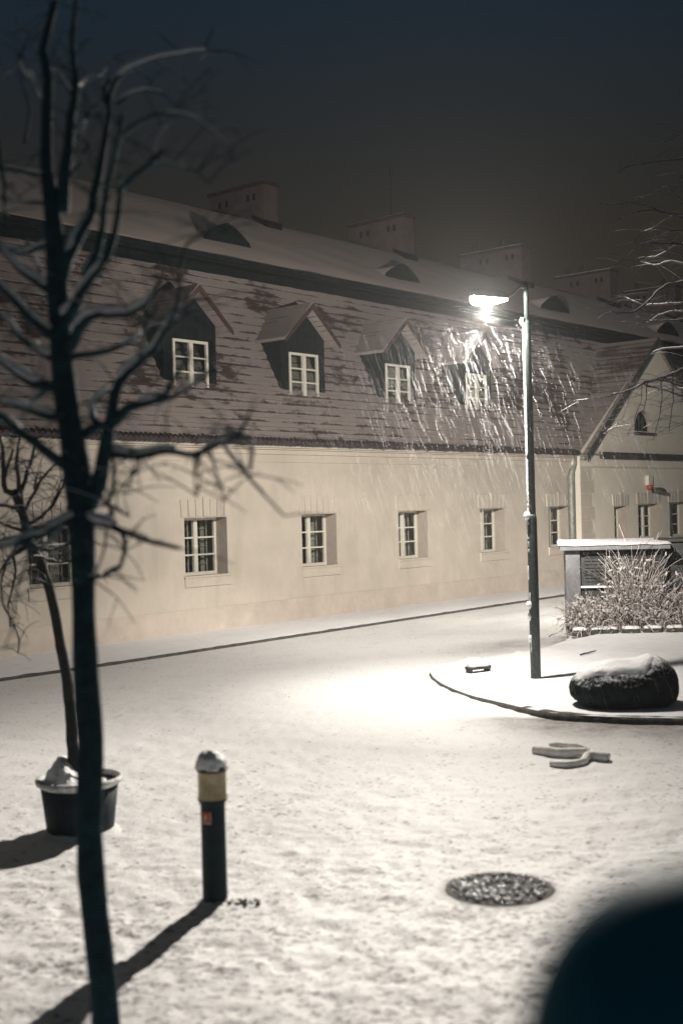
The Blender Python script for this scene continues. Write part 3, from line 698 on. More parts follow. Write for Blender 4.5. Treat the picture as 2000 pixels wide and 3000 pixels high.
# wavy ends of the lowest tiles
for i in range(int(74/.125)):
    x = -26+i*.125
    if 15.2 < x < 25.4: continue
    jz = .02*noise.noise(Vector((x*4, 0, 0)))
    mb.tube([(x, SL0y-.07, EAVE+.07+jz, .074), (x, SL0y+.12, EAVE+.17+jz, .06)], 6, 1)
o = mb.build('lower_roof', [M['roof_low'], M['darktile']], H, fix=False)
mb = MB()
mb.box(-26, 15.2, -.26, -.17, EAVE-.012, EAVE+.055)
mb.build('gutter', M['trim'], H)
# upper roof: gentle slope, thick edge, dark boarded frieze below it
UE_y, UE_z, RG_y, RG_z = 1.5, 8.32, 7.0, 11.12
ku = (RG_z-UE_z)/(RG_y-UE_y)
def up_z(y): return UE_z+(y-UE_y)*ku
mb = MB(); V = []; F = []; nxs = 148; nys = 14
for j in range(nys+1):
    for i in range(nxs+1):
        x = -26+74*i/nxs; y = UE_y+(RG_y-UE_y)*j/nys
        V.append((x, y, up_z(y)+.03*noise.noise(Vector((x*.8, y*.9, 2)))+(.02 if 0 < j < nys else 0)))
for j in range(nys):
    for i in range(nxs):
        a = j*(nxs+1)+i; F.append((a, a+1, a+nxs+2, a+nxs+1))
mb.add(V, F)
mb.prism([(RG_y, RG_z-.005), (12.6, up_z(RG_y-(12.6-RG_y))), (12.6, EAVE), (12.4, EAVE), (RG_y, RG_z-.2)], -26, 48, 'x')
mb.build('upper_roof', M['roof_up'], H, smooth=True, fix=False)
mb = MB()
mb.box(-26, 48, UE_y-.01, UE_y+.05, UE_z-.15, UE_z-.03)
mb.box(-26, 48, UE_y+.051, 2.2, UE_z-.20, UE_z-.10)
mb.box(-26, 48, 1.80, 2.2, SL1z-.28, UE_z-.201)
mb.build('frieze', M['darkwood'], H)

# dormers
def dormer(cx):
    d = bpy.data.objects.new('dormer', None); COL.objects.link(d); d.parent = H; d.location = (cx, 0, 0)
    fy = .36; hw = .74; ez = 6.42; az = 7.10
    mb = MB()
    z0 = low_z(fy)-.12
    # front: boards round the window opening, gable above
    wz0, wz1, wh = 5.02, 6.06, .49
    for (a, b_, c, e) in ((-hw, -wh, z0, ez), (wh, hw, z0, ez), (-wh, wh, z0, wz0), (-wh, wh, wz1, ez)):
        mb.box(a, b_, fy, fy+.08, c, e)
    mb.prism([(-hw, ez), (hw, ez), (0, az-.03)], fy, fy+.08)
    # cheeks run back to the slope
    for sx_ in (-1, 1):
        xa = sx_*hw
        yb = low_y(ez)
        P = [(fy+.08, z0), (fy+.08, ez), (yb+.05, ez), (low_y(z0)+.05, z0-.02)]
        mb.prism(P, xa-.03, xa+.03, 'x')
    mb.box(-hw-.02, hw+.02, fy-.05, fy-.001, z0+.02, wz0-.06)
    mb.box(-wh-.06, wh+.06, fy-.09, fy-.051, wz0-.055, wz0-.015)
    mb.build('boarding', M['darkwood'], d)
    # roof: two slopes, thin snow, with red-brown verge boards
    rb = MB(); ov = .33; ehw = .93; el_ = 6.34
    n = 8
    for sx_ in (-1, 1):
        V = []; F = []
        for j in range(n+1):
            t = j/n; x = sx_*ehw*(1-t); z = el_+(az+.10-el_)*t
            zc = z - (.06*math.sin(PI*t) if True else 0)*.6      # slight sag
            yb = low_y(zc)+.05
            m_ = 6
            for k in range(m_+1):
                y = fy-ov+(yb-fy+ov)*k/m_
                V.append((x, y, zc+.012*noise.noise(Vector((x*5+cx, y*5, 1)))))
        for j in range(n):
            for k in range(6):
                a = j*7+k; F.append((a, a+1, a+8, a+7))
        nv = len(V)
        V += [(p[0], p[1], p[2]-.07) for p in V]
        F += [tuple(q+nv for q in f[::-1]) for f in F]
        for k in range(6): F.append((k, k+nv, k+1+nv, k+1))
        for j in range(n): F.append((j*7, (j+1)*7, (j+1)*7+nv, j*7+nv))
        rb.add(V, F)
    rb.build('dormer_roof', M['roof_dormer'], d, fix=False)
    vb = MB()
    for sx_ in (-1, 1):
        vb.prism([(sx_*ehw, el_-.12), (sx_*ehw, el_-.03), (0, az+.065), (0, az-.05)], fy-ov-.03, fy-ov+.0)
    vb.build('verge_board', M['redboard'], d)
    fo = window(d, 0, fy, wz0, wz1, wh*2, 3, 'dormer', .04)
    return d
DORM = [-3.13, .38, 3.87, 7.38, 10.88]
for c in DORM[1:]: dormer(c)

# eyebrow vents in the upper slope
def eyebrow(cx, hw, hh):
    fy = 2.72; z0 = up_z(fy)-.02
    mb = MB(); n = 12
    prof = [(hw*(2*i/n-1), hh*max(0, 1-abs(2*i/n-1)**1.35)) for i in range(n+1)]
    mb.prism([(cx+a*1.02, z0+b_+.05) for a, b_ in prof[1:-1]] + [(cx+hw*.95, z0-.04), (cx-hw*.95, z0-.04)], fy, fy+.06)
    o = mb.build('roof_vent', M['darkwood'], H)
    rb = MB(); V = []; F = []
    for a, b_ in prof:
        for k in range(7):
            t = k/6
            y = fy+.055+t*2.6
            z = max(z0+b_+.04, up_z(y)-.02)
            V.append((cx+a, y, z))
    for i in range(n):
        for k in range(6):
            q = i*7+k; F.append((q, q+7, q+8, q+1))
    rb.add(V, F); rb.build('vent_hood', M['roof_up'], o, smooth=True, fix=False)
for c, hw, hh in ((3.9, .86, .50), (10.85, .86, .46), (19.3, 1.0, .52), (27.9, 1.0, .50)): eyebrow(c, hw, hh)

# chimneys: slabs across the ridge
def chimney(cx, w, yf, yb, zt, pots):
    mb = MB()
    mb.box(cx, cx+w, yf, yb, up_z(yf)-.25, zt)
    for yy in (yf+.35, yf+.6, yf+1.5, yf+1.8): mb.box(cx-.003, cx+.02, yy, yy+.11, zt-.42, zt-.22, 1)      # flue openings
    c = mb.build('chimney', [M['chimney'], M['darkwood']], H)
    cb = MB(); cb.box(cx-.07, cx+w+.07, yf-.07, yb+.07, zt+.001, zt+.10); cb.build('chimney_cap', M['darktile'], c)
    sb = MB(); sb.box(cx-.02, cx+w+.02, yf-.02, yb+.02, zt+.10, zt+.125); sb.build('snow', M['snow'], c, bevel=.01)
    fb = MB()                                       # lead flashing down the left side
    fb.prism([(yf-.12, up_z(yf-.12)+.03), (yf-.12, up_z(yf-.12)+.20), (RG_y-.1, RG_z+.13), (RG_y-.1, RG_z+.0)], cx-.05, cx-.001, 'x')
    fb.box(cx-.05, cx+w+.05, yf-.12, yf-.001, up_z(yf)-.1, up_z(yf)+.16)
    fb.build('flashing', M['darkwood'], c)
    for yy in pots:
        pb = MB(); pb.lathe([(.09, zt+.11), (.085, zt+.42), (.11, zt+.43), (.11, zt+.48)], cx+w/2, yy, 12)
        pb.build('flue_pot', M['darktile'], c)
    return c
chimney(9.1, .58, 6.45, 8.7, 12.1, [])
c2 = chimney(15.85, .55, 6.45, 8.8, 12.25, [])
chimney(23.0, .6, 6.3, 9.1, 12.25, [7.3, 8.6])
chimney(30.0, .6, 6.3, 8.9, 12.25, [7.8, 8.5])
chimney(36.3, .6, 6.3, 8.9, 12.35, [7.0, 8.4])
ab = MB()
ab.tube([(16.15, 7.2, 12.3, .011), (16.17, 7.2, 14.1, .009)], 6)
for zz, l in ((13.05, .28), (13.35, .24), (13.7, .5), (13.85, .42)): ab.tube([(16.16-l, 7.2+.15*l, zz-.18*l, .007), (16.16+l, 7.2-.15*l, zz+.22*l, .007)], 5)
ab.build('aerial', M['darkwood'], c2)

# projecting gabled bay on the right
WX0, WX1, WY = 15.26, 25.36, -.30
AP = ((15.58+25.04)/2, 7.72)
mb = MB()
OP = [(17.32, 18.15, 1.30, 2.33), (18.92, 20.40, 1.25, 2.37), (21.18, 22.6, 1.25, 2.40), (23.4, 24.5, 1.25, 2.37)]
wall_panel(mb, WX0, WX1, HZ-.1, 3.97, WY, OP, .38)
mb.add([(WX0, WY, HZ-.1), (WX0, .05, HZ-.1), (WX0, .05, 3.8), (WX0, WY, 3.97)], [(0,3,2,1)])
mb.add([(WX1, WY, HZ-.1), (WX1, .05, HZ-.1), (WX1, .05, 3.8), (WX1, WY, 3.97)], [(0,1,2,3)])
# gable triangle with a half-round opening
gx, gz, gr_ = 19.42, 4.72, .62
arc = [(gx-gr_*math.cos(PI*i/12), gz+gr_*math.sin(PI*i/12)*1.1) for i in range(13)]
outer_l = (WX0+.02, 3.972); outer_r = (WX1-.02, 3.972)
bm_poly_left = [(outer_l[0], 3.972), (gx-gr_, 3.972)] + [arc[0]] + arc[1:7] + [(AP[0], AP[1])]
V = [(p[0], WY, p[1]) for p in [outer_l, (gx, 3.972)] + [(gx, gz)] + [arc[0]] + arc[1:7]]
def fan(mb, pts): mb.add([(p[0], WY, p[1]) for p in pts], [tuple(range(len(pts)))])
fan(mb, [outer_l, (gx-gr_, 3.972), arc[0]]); fan(mb, [(gx-gr_, 3.972), (gx+gr_, 3.972), arc[12], arc[0]])
fan(mb, [(gx+gr_, 3.972), outer_r, arc[12]])
for i in range(6): fan(mb, [outer_l, arc[i], arc[i+1]])
fan(mb, [outer_l, arc[6], AP])
for i in range(6, 12): fan(mb, [outer_r, arc[i], arc[i+1]])
fan(mb, [outer_r, AP, arc[6]])
for i in range(12): mb.add([(arc[i][0], WY, arc[i][1]), (arc[i+1][0], WY, arc[i+1][1]), (arc[i+1][0], WY+.2, arc[i+1][1]), (arc[i][0], WY+.2, arc[i][1])], [(0,1,2,3)], 1)
mb.add([(arc[0][0], WY, gz), (arc[12][0], WY, gz), (arc[12][0], WY+.2, gz), (arc[0][0], WY+.2, gz)], [(0,1,2,3)], 1)
mb.build('gable_wall', [M['brightened_plaster'], M['shaded_reveal']], H, fix=False)
lb = MB(); lb.prism([(p[0], p[1]) for p in arc], WY+.16, WY+.19)
lun = lb.build('half_round_window', M['darkwood'], H)
lb = MB()
for a in (.33, .5, .67): lb.box(gx-gr_+2*gr_*a-.015, gx-gr_+2*gr_*a+.015, WY+.13, WY+.158, gz, gz+.55*(1 if a == .5 else .86))
lb.build('glazing_bar', M['gutter'], lun)
lb = MB(); lb.box(gx-gr_-.05, gx+gr_+.12, WY-.10, WY-.001, gz-.13, gz-.04); lb.build('ledge', M['gutter'], lun)
mb = MB(); mb.box(16.48, 24.2, WY-.14, WY-.001, 3.80, 3.97); mb.box(16.44, 24.24, WY-.17, WY-.001, 3.972, 4.0)
mb.build('tiled_string_course', M['gutter'], H)
mb = MB(); mb.box(WX0+.002, WX1, WY-.02, WY-.001, 3.52, 3.56); mb.build('string_moulding', M['plaster'], H)
qb = MB()
for i in range(7):
    z0 = .75+i*.40; L_ = .78 if i % 2 else .62
    qb.box(WX0-.018, WX0+L_, WY-.022, WY-.001, z0+.012, z0+.388)
qb.build('quoin', M['plaster'], H)
for i, a in enumerate(OP):
    c = (a[0]+a[1])/2; ww = a[1]-a[0]
    window(H, c, WY, a[2], a[3], ww, 3, 'facade', .38, 3 if i == 1 else 2)
    sill_and_lintel(H, c, ww, a[2], a[3], WY)
# its roof
rb = MB(); sl_ = (AP[1]-3.96)/(AP[0]-15.58)
for sx_ in (-1, 1):
    n = 22; V = []; F = []
    for j in range(n+1):
        t = j/n; X = AP[0]+sx_*(AP[0]-15.30)*(1-t); Z = AP[1]+.09-sl_*(AP[0]-15.30)*(1-t)
        for k in range(9):
            y = WY-.16+(2.0+.16-WY)*k/8
            V.append((X, y, Z+.012*noise.noise(Vector((X*4, y*4, 3)))-(.02 if j % 2 else 0)))
    for j in range(n):
        for k in range(8):
            q = j*9+k; F.append((q, q+1, q+10, q+9))
    nv = len(V); V += [(p[0], p[1], p[2]-.08) for p in V]
    F += [tuple(q+nv for q in f[::-1]) for f in F]
    for j in range(n): F.append((j*9, (j+1)*9, (j+1)*9+nv, j*9+nv))
    for k in range(8): F.append((k, k+1, k+1+nv, k+nv))
    rb.add(V, F)
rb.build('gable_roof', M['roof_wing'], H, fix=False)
vb = MB()
for sx_ in (-1, 1):
    e = AP[0]+sx_*(AP[0]-15.42)
    ze = AP[1]-sl_*(AP[0]-15.42)
    vb.prism([(e, ze-.13), (e, ze+.10), (AP[0], AP[1]+.10), (AP[0], AP[1]-.13)], WY-.20, WY-.165)
vb.build('barge_board', M['gutter'], H)
# downpipe in the corner
mb = MB()
mb.tube([(15.18, -.20, EAVE+.0, .05), (15.16, -.20, 3.62, .055), (15.02, -.16, 3.42, .09), (15.0, -.14, 3.25, .11), (15.0, -.14, 1.8, .105), (15.0, -.14, HZ-.05, .105)], 14)
mb.build('downpipe', M['metal'], H, smooth=True)

# things on the gable wall
def hpos(x, y, z):
    p = A + D*x - NN*y; return (p.x, p.y, z)
hr = math.atan2(D.y, D.x)
t = thing('alarm_box', 'small cream alarm siren with red lower edge high on gable wall', 'alarm box', hpos(19.62, WY, 3.10), hr)
mb = MB(); mb.prism([(-.16, -.12), (.16, -.12), (.16, .17), (.1, .22), (-.1, .22), (-.16, .17)], -.12, -.004); mb.build('housing', M['trim'], t, bevel=.015)
mb = MB(); mb.lathe([(.06, -.26), (.1, -.22), (.1, -.13)], 0, -.07, 14); mb.build('red_beacon', M['red'], t)
t = thing('wall_lamp', 'small dark dome wall lamp below the alarm box', 'wall lamp', hpos(19.86, WY, 2.78), hr)
mb = MB(); mb.lathe([(.24, -.03), (.23, .02), (.16, .09), (.04, .12)], 0, -.28, 18); mb.build('shade', M['gutter'], t, smooth=False)
mb = MB(); mb.tube([(0, 0, .07, .02), (0, -.15, .1, .02), (0, -.28, .1, .02)], 8); mb.build('bracket', M['gutter'], t)

# ------------------------------------------------------------------ street lamp
t = thing('street_lamp', 'tall lit street lamp with snow stuck to its dark pole', 'street lamp', (2.60, 16.7, .085))
def lampz(z): return z
mb = MB(); mb.lathe([(.072, -.1), (.070, 1.2), (.068, 2.20), (.064, 2.235), (.056, 2.26)], 0, 0, 20); mb.build('lower_pole', M['pole'], t, smooth=True)
mb = MB(); mb.lathe([(.056, 2.255), (.052, 4.85), (.053, 4.88), (.035, 4.92)], 0, 0, 18); mb.build('upper_pole', M['pole'], t, smooth=True)
mb = MB(); mb.lathe([(.034, 4.915), (.032, 5.40), (.034, 5.42), (.02, 5.44)], 0, 0, 14); mb.build('spigot', M['pole'], t, smooth=True)
hd = Vector((-.56, -.30, 0)).normalized()
mb = MB(); mb.tube([(0, 0, 5.36, .022), (hd.x*.1, hd.y*.1, 5.37, .02), (hd.x*.19, hd.y*.19, 5.29, .02), (hd.x*.28, hd.y*.28, 5.235, .024), (hd.x*.36, hd.y*.36, 5.225, .03)], 10); mb.build('arm', M['lamp_grey'], t, smooth=True)
# head: tapering shell with a glass bowl underneath
def head_ring(u, wd, z): 
    px = Vector((-hd.y, hd.x, 0))
    c = hd*u
    return [(c.x+px.x*wd*q, c.y+px.y*wd*q, z) for q in (-1, 1)]
sec = [(.30, .035, 5.20, 5.25), (.42, .085, 5.185, 5.275), (.58, .12, 5.18, 5.30), (.76, .12, 5.18, 5.30), (.86, .10, 5.185, 5.285), (.90, .05, 5.20, 5.26)]
mb = MB(); V = []; F = []
for u, wd, za, zb in sec:
    a = head_ring(u, wd, za); b_ = head_ring(u, wd*.72, zb); V += [a[0], b_[0], b_[1], a[1]]
for i in range(len(sec)-1):
    for k in range(4):
        q = i*4; F.append((q+k, q+(k+1) % 4, q+4+(k+1) % 4, q+4+k))
F += [(0,1,2,3), tuple(len(V)-4+k for k in (3,2,1,0))]
mb.add(V, F); mb.build('lamp_head', M['lamp_grey'], t, bevel=.008)
gm = mat('lit_glass_bowl', (.9,.9,.85), .4, .0, 5, emis=((1, .93, .82), 60))
mb = MB(); bsec = [(.34, .04, 5.176, 5.165), (.46, .085, 5.174, 5.13), (.60, .11, 5.174, 5.10), (.76, .11, 5.174, 5.09), (.86, .10, 5.174, 5.10), (.90, .05, 5.176, 5.13)]
V = []; F = []
for u, wd, za, zb in bsec:
    a = head_ring(u, wd, za); b_ = head_ring(u, wd*.6, zb); V += [a[0], a[1], b_[1], b_[0]]
for i in range(len(bsec)-1):
    for k in range(4):
        q = i*4; F.append((q+k, q+(k+1) % 4, q+4+(k+1) % 4, q+4+k))
F += [(0,1,2,3), tuple(len(V)-4+k for k in (3,2,1,0))]
mb.add(V, F); bowl = mb.build('glass_bowl', gm, t, smooth=True)
# snow plastered on the windward (lit, left) side
mb = MB()
for off, wid, sd in ((0, .013, 1), (.34, .009, 2), (-.32, .009, 3)):
    run = []
    for i in range(330):
        z = .25+i*.0145
        r = .071 if z < 2.22 else .054
        a = PI+.30+off+.10*noise.noise(Vector((z*2, sd, 0)))
        k = noise.noise(Vector((z*3.1, sd*7, 0)))+.6*noise.noise(Vector((z*11, sd*7, 5)))
        thr = .25-.75*sstep(1.3, 3.0, z)
        if k > thr:
            run.append((r*math.cos(a), r*math.sin(a), z, wid*(.55+.55*min(1, k-thr)+.25*noise.noise(Vector((z*40, sd, 0))))))
        else:
            if len(run) > 2: mb.tube(run, 6)
            run = []
    if len(run) > 2: mb.tube(run, 6)
for z, rr in ((2.24, .055), (1.02, .05), (.86, .035), (.56, .03), (4.9, .035)):
    mb.tube([(-.065, -.02, z-.05, rr*.5), (-.07, -.025, z, rr), (-.06, -.02, z+.05, rr*.6)], 8)
mb.build('snow', M['clod_snow'], t, smooth=True)
HEAD = Vector((2.60+hd.x*.64, 16.7+hd.y*.64, .085+5.045))
ld = bpy.data.lights.new('street_light', 'POINT'); lo = bpy.data.objects.new('street_light', ld); COL.objects.link(lo)
lo.location = HEAD; ld.energy = LAMP_W; ld.shadow_soft_size = .05; ld.color = (1, .93, .83)
lo.rotation_euler = (0, 0, R(LROT))
ld.use_nodes = True
N = ld.node_tree.nodes; L = ld.node_tree.links
em = N['Emission']
tc = N.new('ShaderNodeTexCoord'); sx = N.new('ShaderNodeSeparateXYZ'); L.new(tc.outputs['Normal'], sx.inputs[0])
cosn = math_node(N, L, 'MULTIPLY', sx.outputs[2], LSIGN)          # +1 straight down
pos = math_node(N, L, 'MULTIPLY', math_node(N, L, 'ADD', cosn, 1.0), .5)
rp = N.new('ShaderNodeValToRGB'); L.new(pos, rp.inputs[0])
e = rp.color_ramp.elements
e[0].position = 0; e[0].color = (0,0,0,1); e[1].position = 1; e[1].color = (.36,.36,.36,1)
for p, v in IES:
    q = e.new(p); q.color = (v, v, v, 1)
# street optics throw along the street (local y) more than across it
x2 = math_node(N, L, 'MULTIPLY', sx.outputs[0], sx.outputs[0]); y2 = math_node(N, L, 'MULTIPLY', sx.outputs[1], sx.outputs[1])
az = math_node(N, L, 'DIVIDE', y2, math_node(N, L, 'ADD', math_node(N, L, 'ADD', x2, y2), .02))
def ramp(stops, k):
    rr = N.new('ShaderNodeValToRGB'); L.new(az, rr.inputs[0]); ee = rr.color_ramp.elements
    ee[0].position, ee[1].position = 0, 1
    ee[0].color = (stops[0][1]/k,)*3+(1,); ee[1].color = (stops[-1][1]/k,)*3+(1,)
    for p, v in stops[1:-1]:
        q = ee.new(p); q.color = (v/k,)*3+(1,)
    return math_node(N, L, 'MULTIPLY', rr.outputs[0], k)
near_ = ramp([(0, .22), (.25, .42), (.59, .86), (.9, .97), (1, 1.0)], 4.0)
far_ = ramp([(0, .06), (.18, .085), (.42, .32), (.70, .52), (.87, .90), (.96, 1.7), (.985, 2.8), (1, 3.8)], 4.0)  # far lobe raised to stand in for a second lamp out of view
side = math_node(N, L, 'MULTIPLY', range_node(N, L, sx.outputs[1], -.08, .08), range_node(N, L, cosn, .56, .36))
nadir = range_node(N, L, cosn, .60, .90)
near_ = math_node(N, L, 'ADD', math_node(N, L, 'MULTIPLY', near_, math_node(N, L, 'SUBTRACT', 1.0, nadir)), math_node(N, L, 'MULTIPLY', nadir, .66))
g_ = math_node(N, L, 'ADD', math_node(N, L, 'MULTIPLY', far_, side), math_node(N, L, 'MULTIPLY', near_, math_node(N, L, 'SUBTRACT', 1.0, side)))
across = range_node(N, L, sx.outputs[0], .02, .60, 1.0, XFALL)       # the optics throw away from the kerb side
g_ = math_node(N, L, 'MULTIPLY', g_, across)
L.new(math_node(N, L, 'MULTIPLY', rp.outputs[0], g_), em.inputs['Strength'])

# ------------------------------------------------------------------ boulder
def lump(sub, fn):
    bm = bmesh.new(); bmesh.ops.create_icosphere(bm, subdivisions=sub, radius=1)
    for v in bm.verts: v.co = fn(v.co.normalized())
    return bm
def bm_obj(bm, name, m, parent=None, smooth=True):
    me = bpy.data.meshes.new(name); bm.to_mesh(me); bm.free(); me.materials.append(m)
    me.polygons.foreach_set('use_smooth', [smooth]*len(me.polygons))
    o = bpy.data.objects.new(name, me); COL.objects.link(o); o.parent = parent; return o
BL = (3.31, 14.52, .07)
t = thing('boulder', 'long dark mossy boulder with a blanket of snow beside the lamp', 'boulder', BL, R(-4))
def rock(d):
    sq = Vector((math.copysign(abs(d.x)**.75, d.x), math.copysign(abs(d.y)**.9, d.y), math.copysign(abs(d.z)**.8, d.z)))
    hump = .085*sstep(.1, .6, d.x) - .04*sstep(.1, -.8, d.x)
    p = Vector((sq.x*.63, sq.y*.48, sq.z*.29+.22 + hump*1.5*max(0, d.z)))
    nn = .045*noise.noise(d*1.6+Vector((3,1,7))) + .010*noise.noise(d*6)+.008*noise.noise(d*15)
    p += d*nn; p.z = max(p.z, -.03)
    return p
bm_obj(lump(5, rock), 'rock', M['snowrock'], t)
def cap(d):
    p = rock(d)
    k = sstep(.30+.20*noise.noise(d*5), .62, d.z - 2.2*max(0, d.x-.22) - .18*max(0, -d.y-.3))
    k *= .85+.25*noise.noise(d*4)
    return p + Vector((0, 0, 1))*(.05*k) - d*(.03*(1-k))
bm_obj(lump(5, cap), 'snow_cap', M['snow'], t)

# ------------------------------------------------------------------ bollard
t = thing('bollard', 'black bollard with amber band, red sticker and cap of snow', 'bollard', (-.872, 7.80, 0))
mb = MB(); mb.lathe([(.083, -.05), (.080, .03), (.078, .60), (.080, .635), (.094, .655), (.096, .668)], 0, 0, 40); mb.build('post', M['black'], t, smooth=True)
mb = MB(); mb.lathe([(.0955, .6685), (.0965, .675), (.091, .69), (.091, .83), (.094, .845)], 0, 0, 40, wob=.03); mb.build('light_band', M['amber'], t, smooth=True)
mb = MB(); mb.lathe([(.096, .8455), (.102, .852), (.102, .868), (.098, .874)], 0, 0, 40); mb.build('cap', M['black'], t, smooth=True)
def bcap(d):
    k = 1+.12*noise.noise(d*2.3+Vector((5,0,0)))+.06*noise.noise(d*6)
    return Vector((d.x*.104*k, d.y*.104*k, .870+max(-.012, d.z*.10*k*(1-.15*d.x))))
bm_obj(lump(4, bcap), 'snow_cap', M['clod_snow'], t)
sb = MB(); n = 8; V = []
for i in range(n+1):
    a = R(-90-49+ (46)*i/n); V += [(.0815*math.cos(a), .0815*math.sin(a), .518), (.0815*math.cos(a), .0815*math.sin(a), .594)]
sb.add(V, [(2*i, 2*i+2, 2*i+3, 2*i+1) for i in range(n)])
st_ = sb.build('sticker', M['red'], t, fix=False)
sb = MB()
def stick(u0, u1, v0, v1):
    V = []
    for i in range(5):
        a = R(-90-49+46*(u0+(u1-u0)*i/4)); V += [(.0825*math.cos(a), .0825*math.sin(a), .518+.076*v0), (.0825*math.cos(a), .0825*math.sin(a), .518+.076*v1)]
    sb.add(V, [(2*i, 2*i+2, 2*i+3, 2*i+1) for i in range(4)])
stick(.0, 1, .0, .10); stick(.92, 1, .10, 1); stick(.30, .56, .42, .72); stick(.22, .40, .30, .5); stick(.5, .64, .34, .44)
sb.build('print', M['cream'], st_, fix=False)

# ------------------------------------------------------------------ manhole
t = thing('manhole_cover', 'round wet iron manhole cover bare of snow', 'manhole cover', (.96, 7.91, .002))
def ringdisc(mb, r0, r1, z0, z1, sides=64, wob=0, seed=0):
    V = []; F = []
    for k in range(sides):
        a = 2*PI*k/sides; w_ = 1+wob*noise.noise(Vector((math.cos(a)*4+seed, math.sin(a)*4, 0)))
        V += [(r0*math.cos(a), r0*math.sin(a), z0), (r1*w_*math.cos(a), r1*w_*math.sin(a), z1)]
    for k in range(sides):
        q = 2*k; n2 = 2*((k+1) % sides); F.append((q, q+1, n2+1, n2))
    mb.add(V, F)
mb = MB(); ringdisc(mb, .320, .338, .003, .004, 64); ringdisc(mb, .338, .365, .004, -.006, 64, .08); mb.build('frame_ring', M['log'], t, fix=False)
mb = MB(); mb.lathe([(.0, .0), (.319, .0), (.319, .003)], 0, 0, 48, cap=False); ringdisc(mb, 0, .319, .004, .003, 48)
cov = mb.build('cover', M['irondark'], t, fix=False)
mb = MB(); rnd = random.Random(31)
for r in (.305, .272, .239, .206, .173, .14, .107, .074, .04):
    n = max(6, int(2*PI*r/.040))
    for k in range(n):
        if rnd.random() < .16: continue
        a = 2*PI*(k+.5*(int(r*1000) % 2)+rnd.uniform(-.15, .15))/n; x, y = r*math.cos(a), r*math.sin(a); q = rnd.uniform(.009, .014)
        h = rnd.uniform(.006, .014); b0 = len(mb.v)
        mb.lathe([(q, .003), (q*.8, h*.75), (q*.35, h)], x, y, 7)
mb.build('stud_pattern', M['iron'], t, smooth=True)
mb = MB()
for k in range(300):
    a = rnd.uniform(0, 2*PI); r = .31*math.sqrt(rnd.random()); x, y = r*math.cos(a), r*math.sin(a)
    if rnd.random() > .30+.55*sstep(.05, -.25, x+.4*y): continue
    q = rnd.uniform(.008, .019)
    mb.tube([(x-q, y, .008, q*.5), (x, y+.002, .012+q*.3, q), (x+q, y, .008, q*.5)], 6)
mb.build('ice_crust', M['ice'], t, smooth=True)

# ------------------------------------------------------------------ pot and grafted tree
t = thing('plant_pot', 'round dark plastic plant pot with frosty rim under the small tree', 'plant pot', (-2.13, 9.66, 0))
mb = MB(); mb.lathe([(.255, 0), (.262, .02), (.305, .385), (.295, .385), (.285, .30)], 0, 0, 40, cap=False); mb.lathe([(.0, .012), (.25, .012)], 0, 0, 40, cap=False); mb.build('pot', M['pot'], t, smooth=True, fix=False)
mb = MB(); mb.lathe([(.306, .365), (.335, .385), (.342, .405), (.335, .425), (.312, .428), (.296, .40)], 0, 0, 44, wob=.02, cap=False); mb.build('rim', M['rim'], t, smooth=True, fix=False)
def psnow(d):
    k = 1+.10*noise.noise(d*2.6)+.05*noise.noise(d*7)
    lift = .22*sstep(.2, -.5, d.x)*max(0, d.z)
    return Vector((d.x*.285, d.y*.285, .33+max(-.04, d.z*.07*k)+lift*k+.03*noise.noise(d*5)))
bm_obj(lump(4, psnow), 'snow_heap', M['clod_snow'], t)
def branch_snow(mb, br, k=.9, lift=.55, minflat=.35, sides=6, gaps=True, seed=0):
    """snow lying along the upper side of the flatter stretches"""
    for bi, b_ in enumerate(br):
        run = []
        for i in range(len(b_)-1):
            p, q = Vector(b_[i][:3]), Vector(b_[i+1][:3]); d = q-p
            n = max(1, int(d.length/.04))
            for j in range(n):
                u = j/n; pt = p.lerp(q, u); r = b_[i][3]+(b_[i+1][3]-b_[i][3])*u
                fl_ = math.hypot(d.x, d.y)/max(1e-6, d.length)
                ok = fl_ > minflat and (not gaps or noise.noise(pt*4+Vector((bi*3.1, seed, 0))) > -.25)
                if ok:
                    rr = r*k*(1+.35*noise.noise(pt*14))*min(1, .4+fl_*.6)
                    run.append((pt.x, pt.y, pt.z+r*lift, max(.0012, rr)))
                else:
                    if len(run) > 2: mb.tube(run, sides)
                    run = []
        if len(run) > 2:
            run[0] = (*run[0][:3], run[0][3]*.4); run[-1] = (*run[-1][:3], run[-1][3]*.4)
            mb.tube(run, sides)
def dense(b_, step=.06, wob=.006, seed=0):
    out = []
    P = [Vector(q[:3]) for q in b_]
    for i in range(len(P)-1):
        p0 = P[max(i-1,0)]; p1 = P[i]; p2 = P[i+1]; p3 = P[min(i+2, len(P)-1)]
        n = max(1, int((p2-p1).length/step))
        for k in range(n):
            u = k/n
            c = .5*((2*p1)+(p2-p0)*u+(2*p0-5*p1+4*p2-p3)*u*u+(3*p1-p0-3*p2+p3)*u**3)
            c += wob*Vector((noise.noise(c*9), noise.noise(c*9+Vector((7,0,0))), noise.noise(c*9+Vector((0,7,0)))))
            out.append((c.x, c.y, c.z, (b_[i][3]+(b_[i+1][3]-b_[i][3])*u)*(1+.10*noise.noise(c*11))))
    out.append(b_[-1]); return out
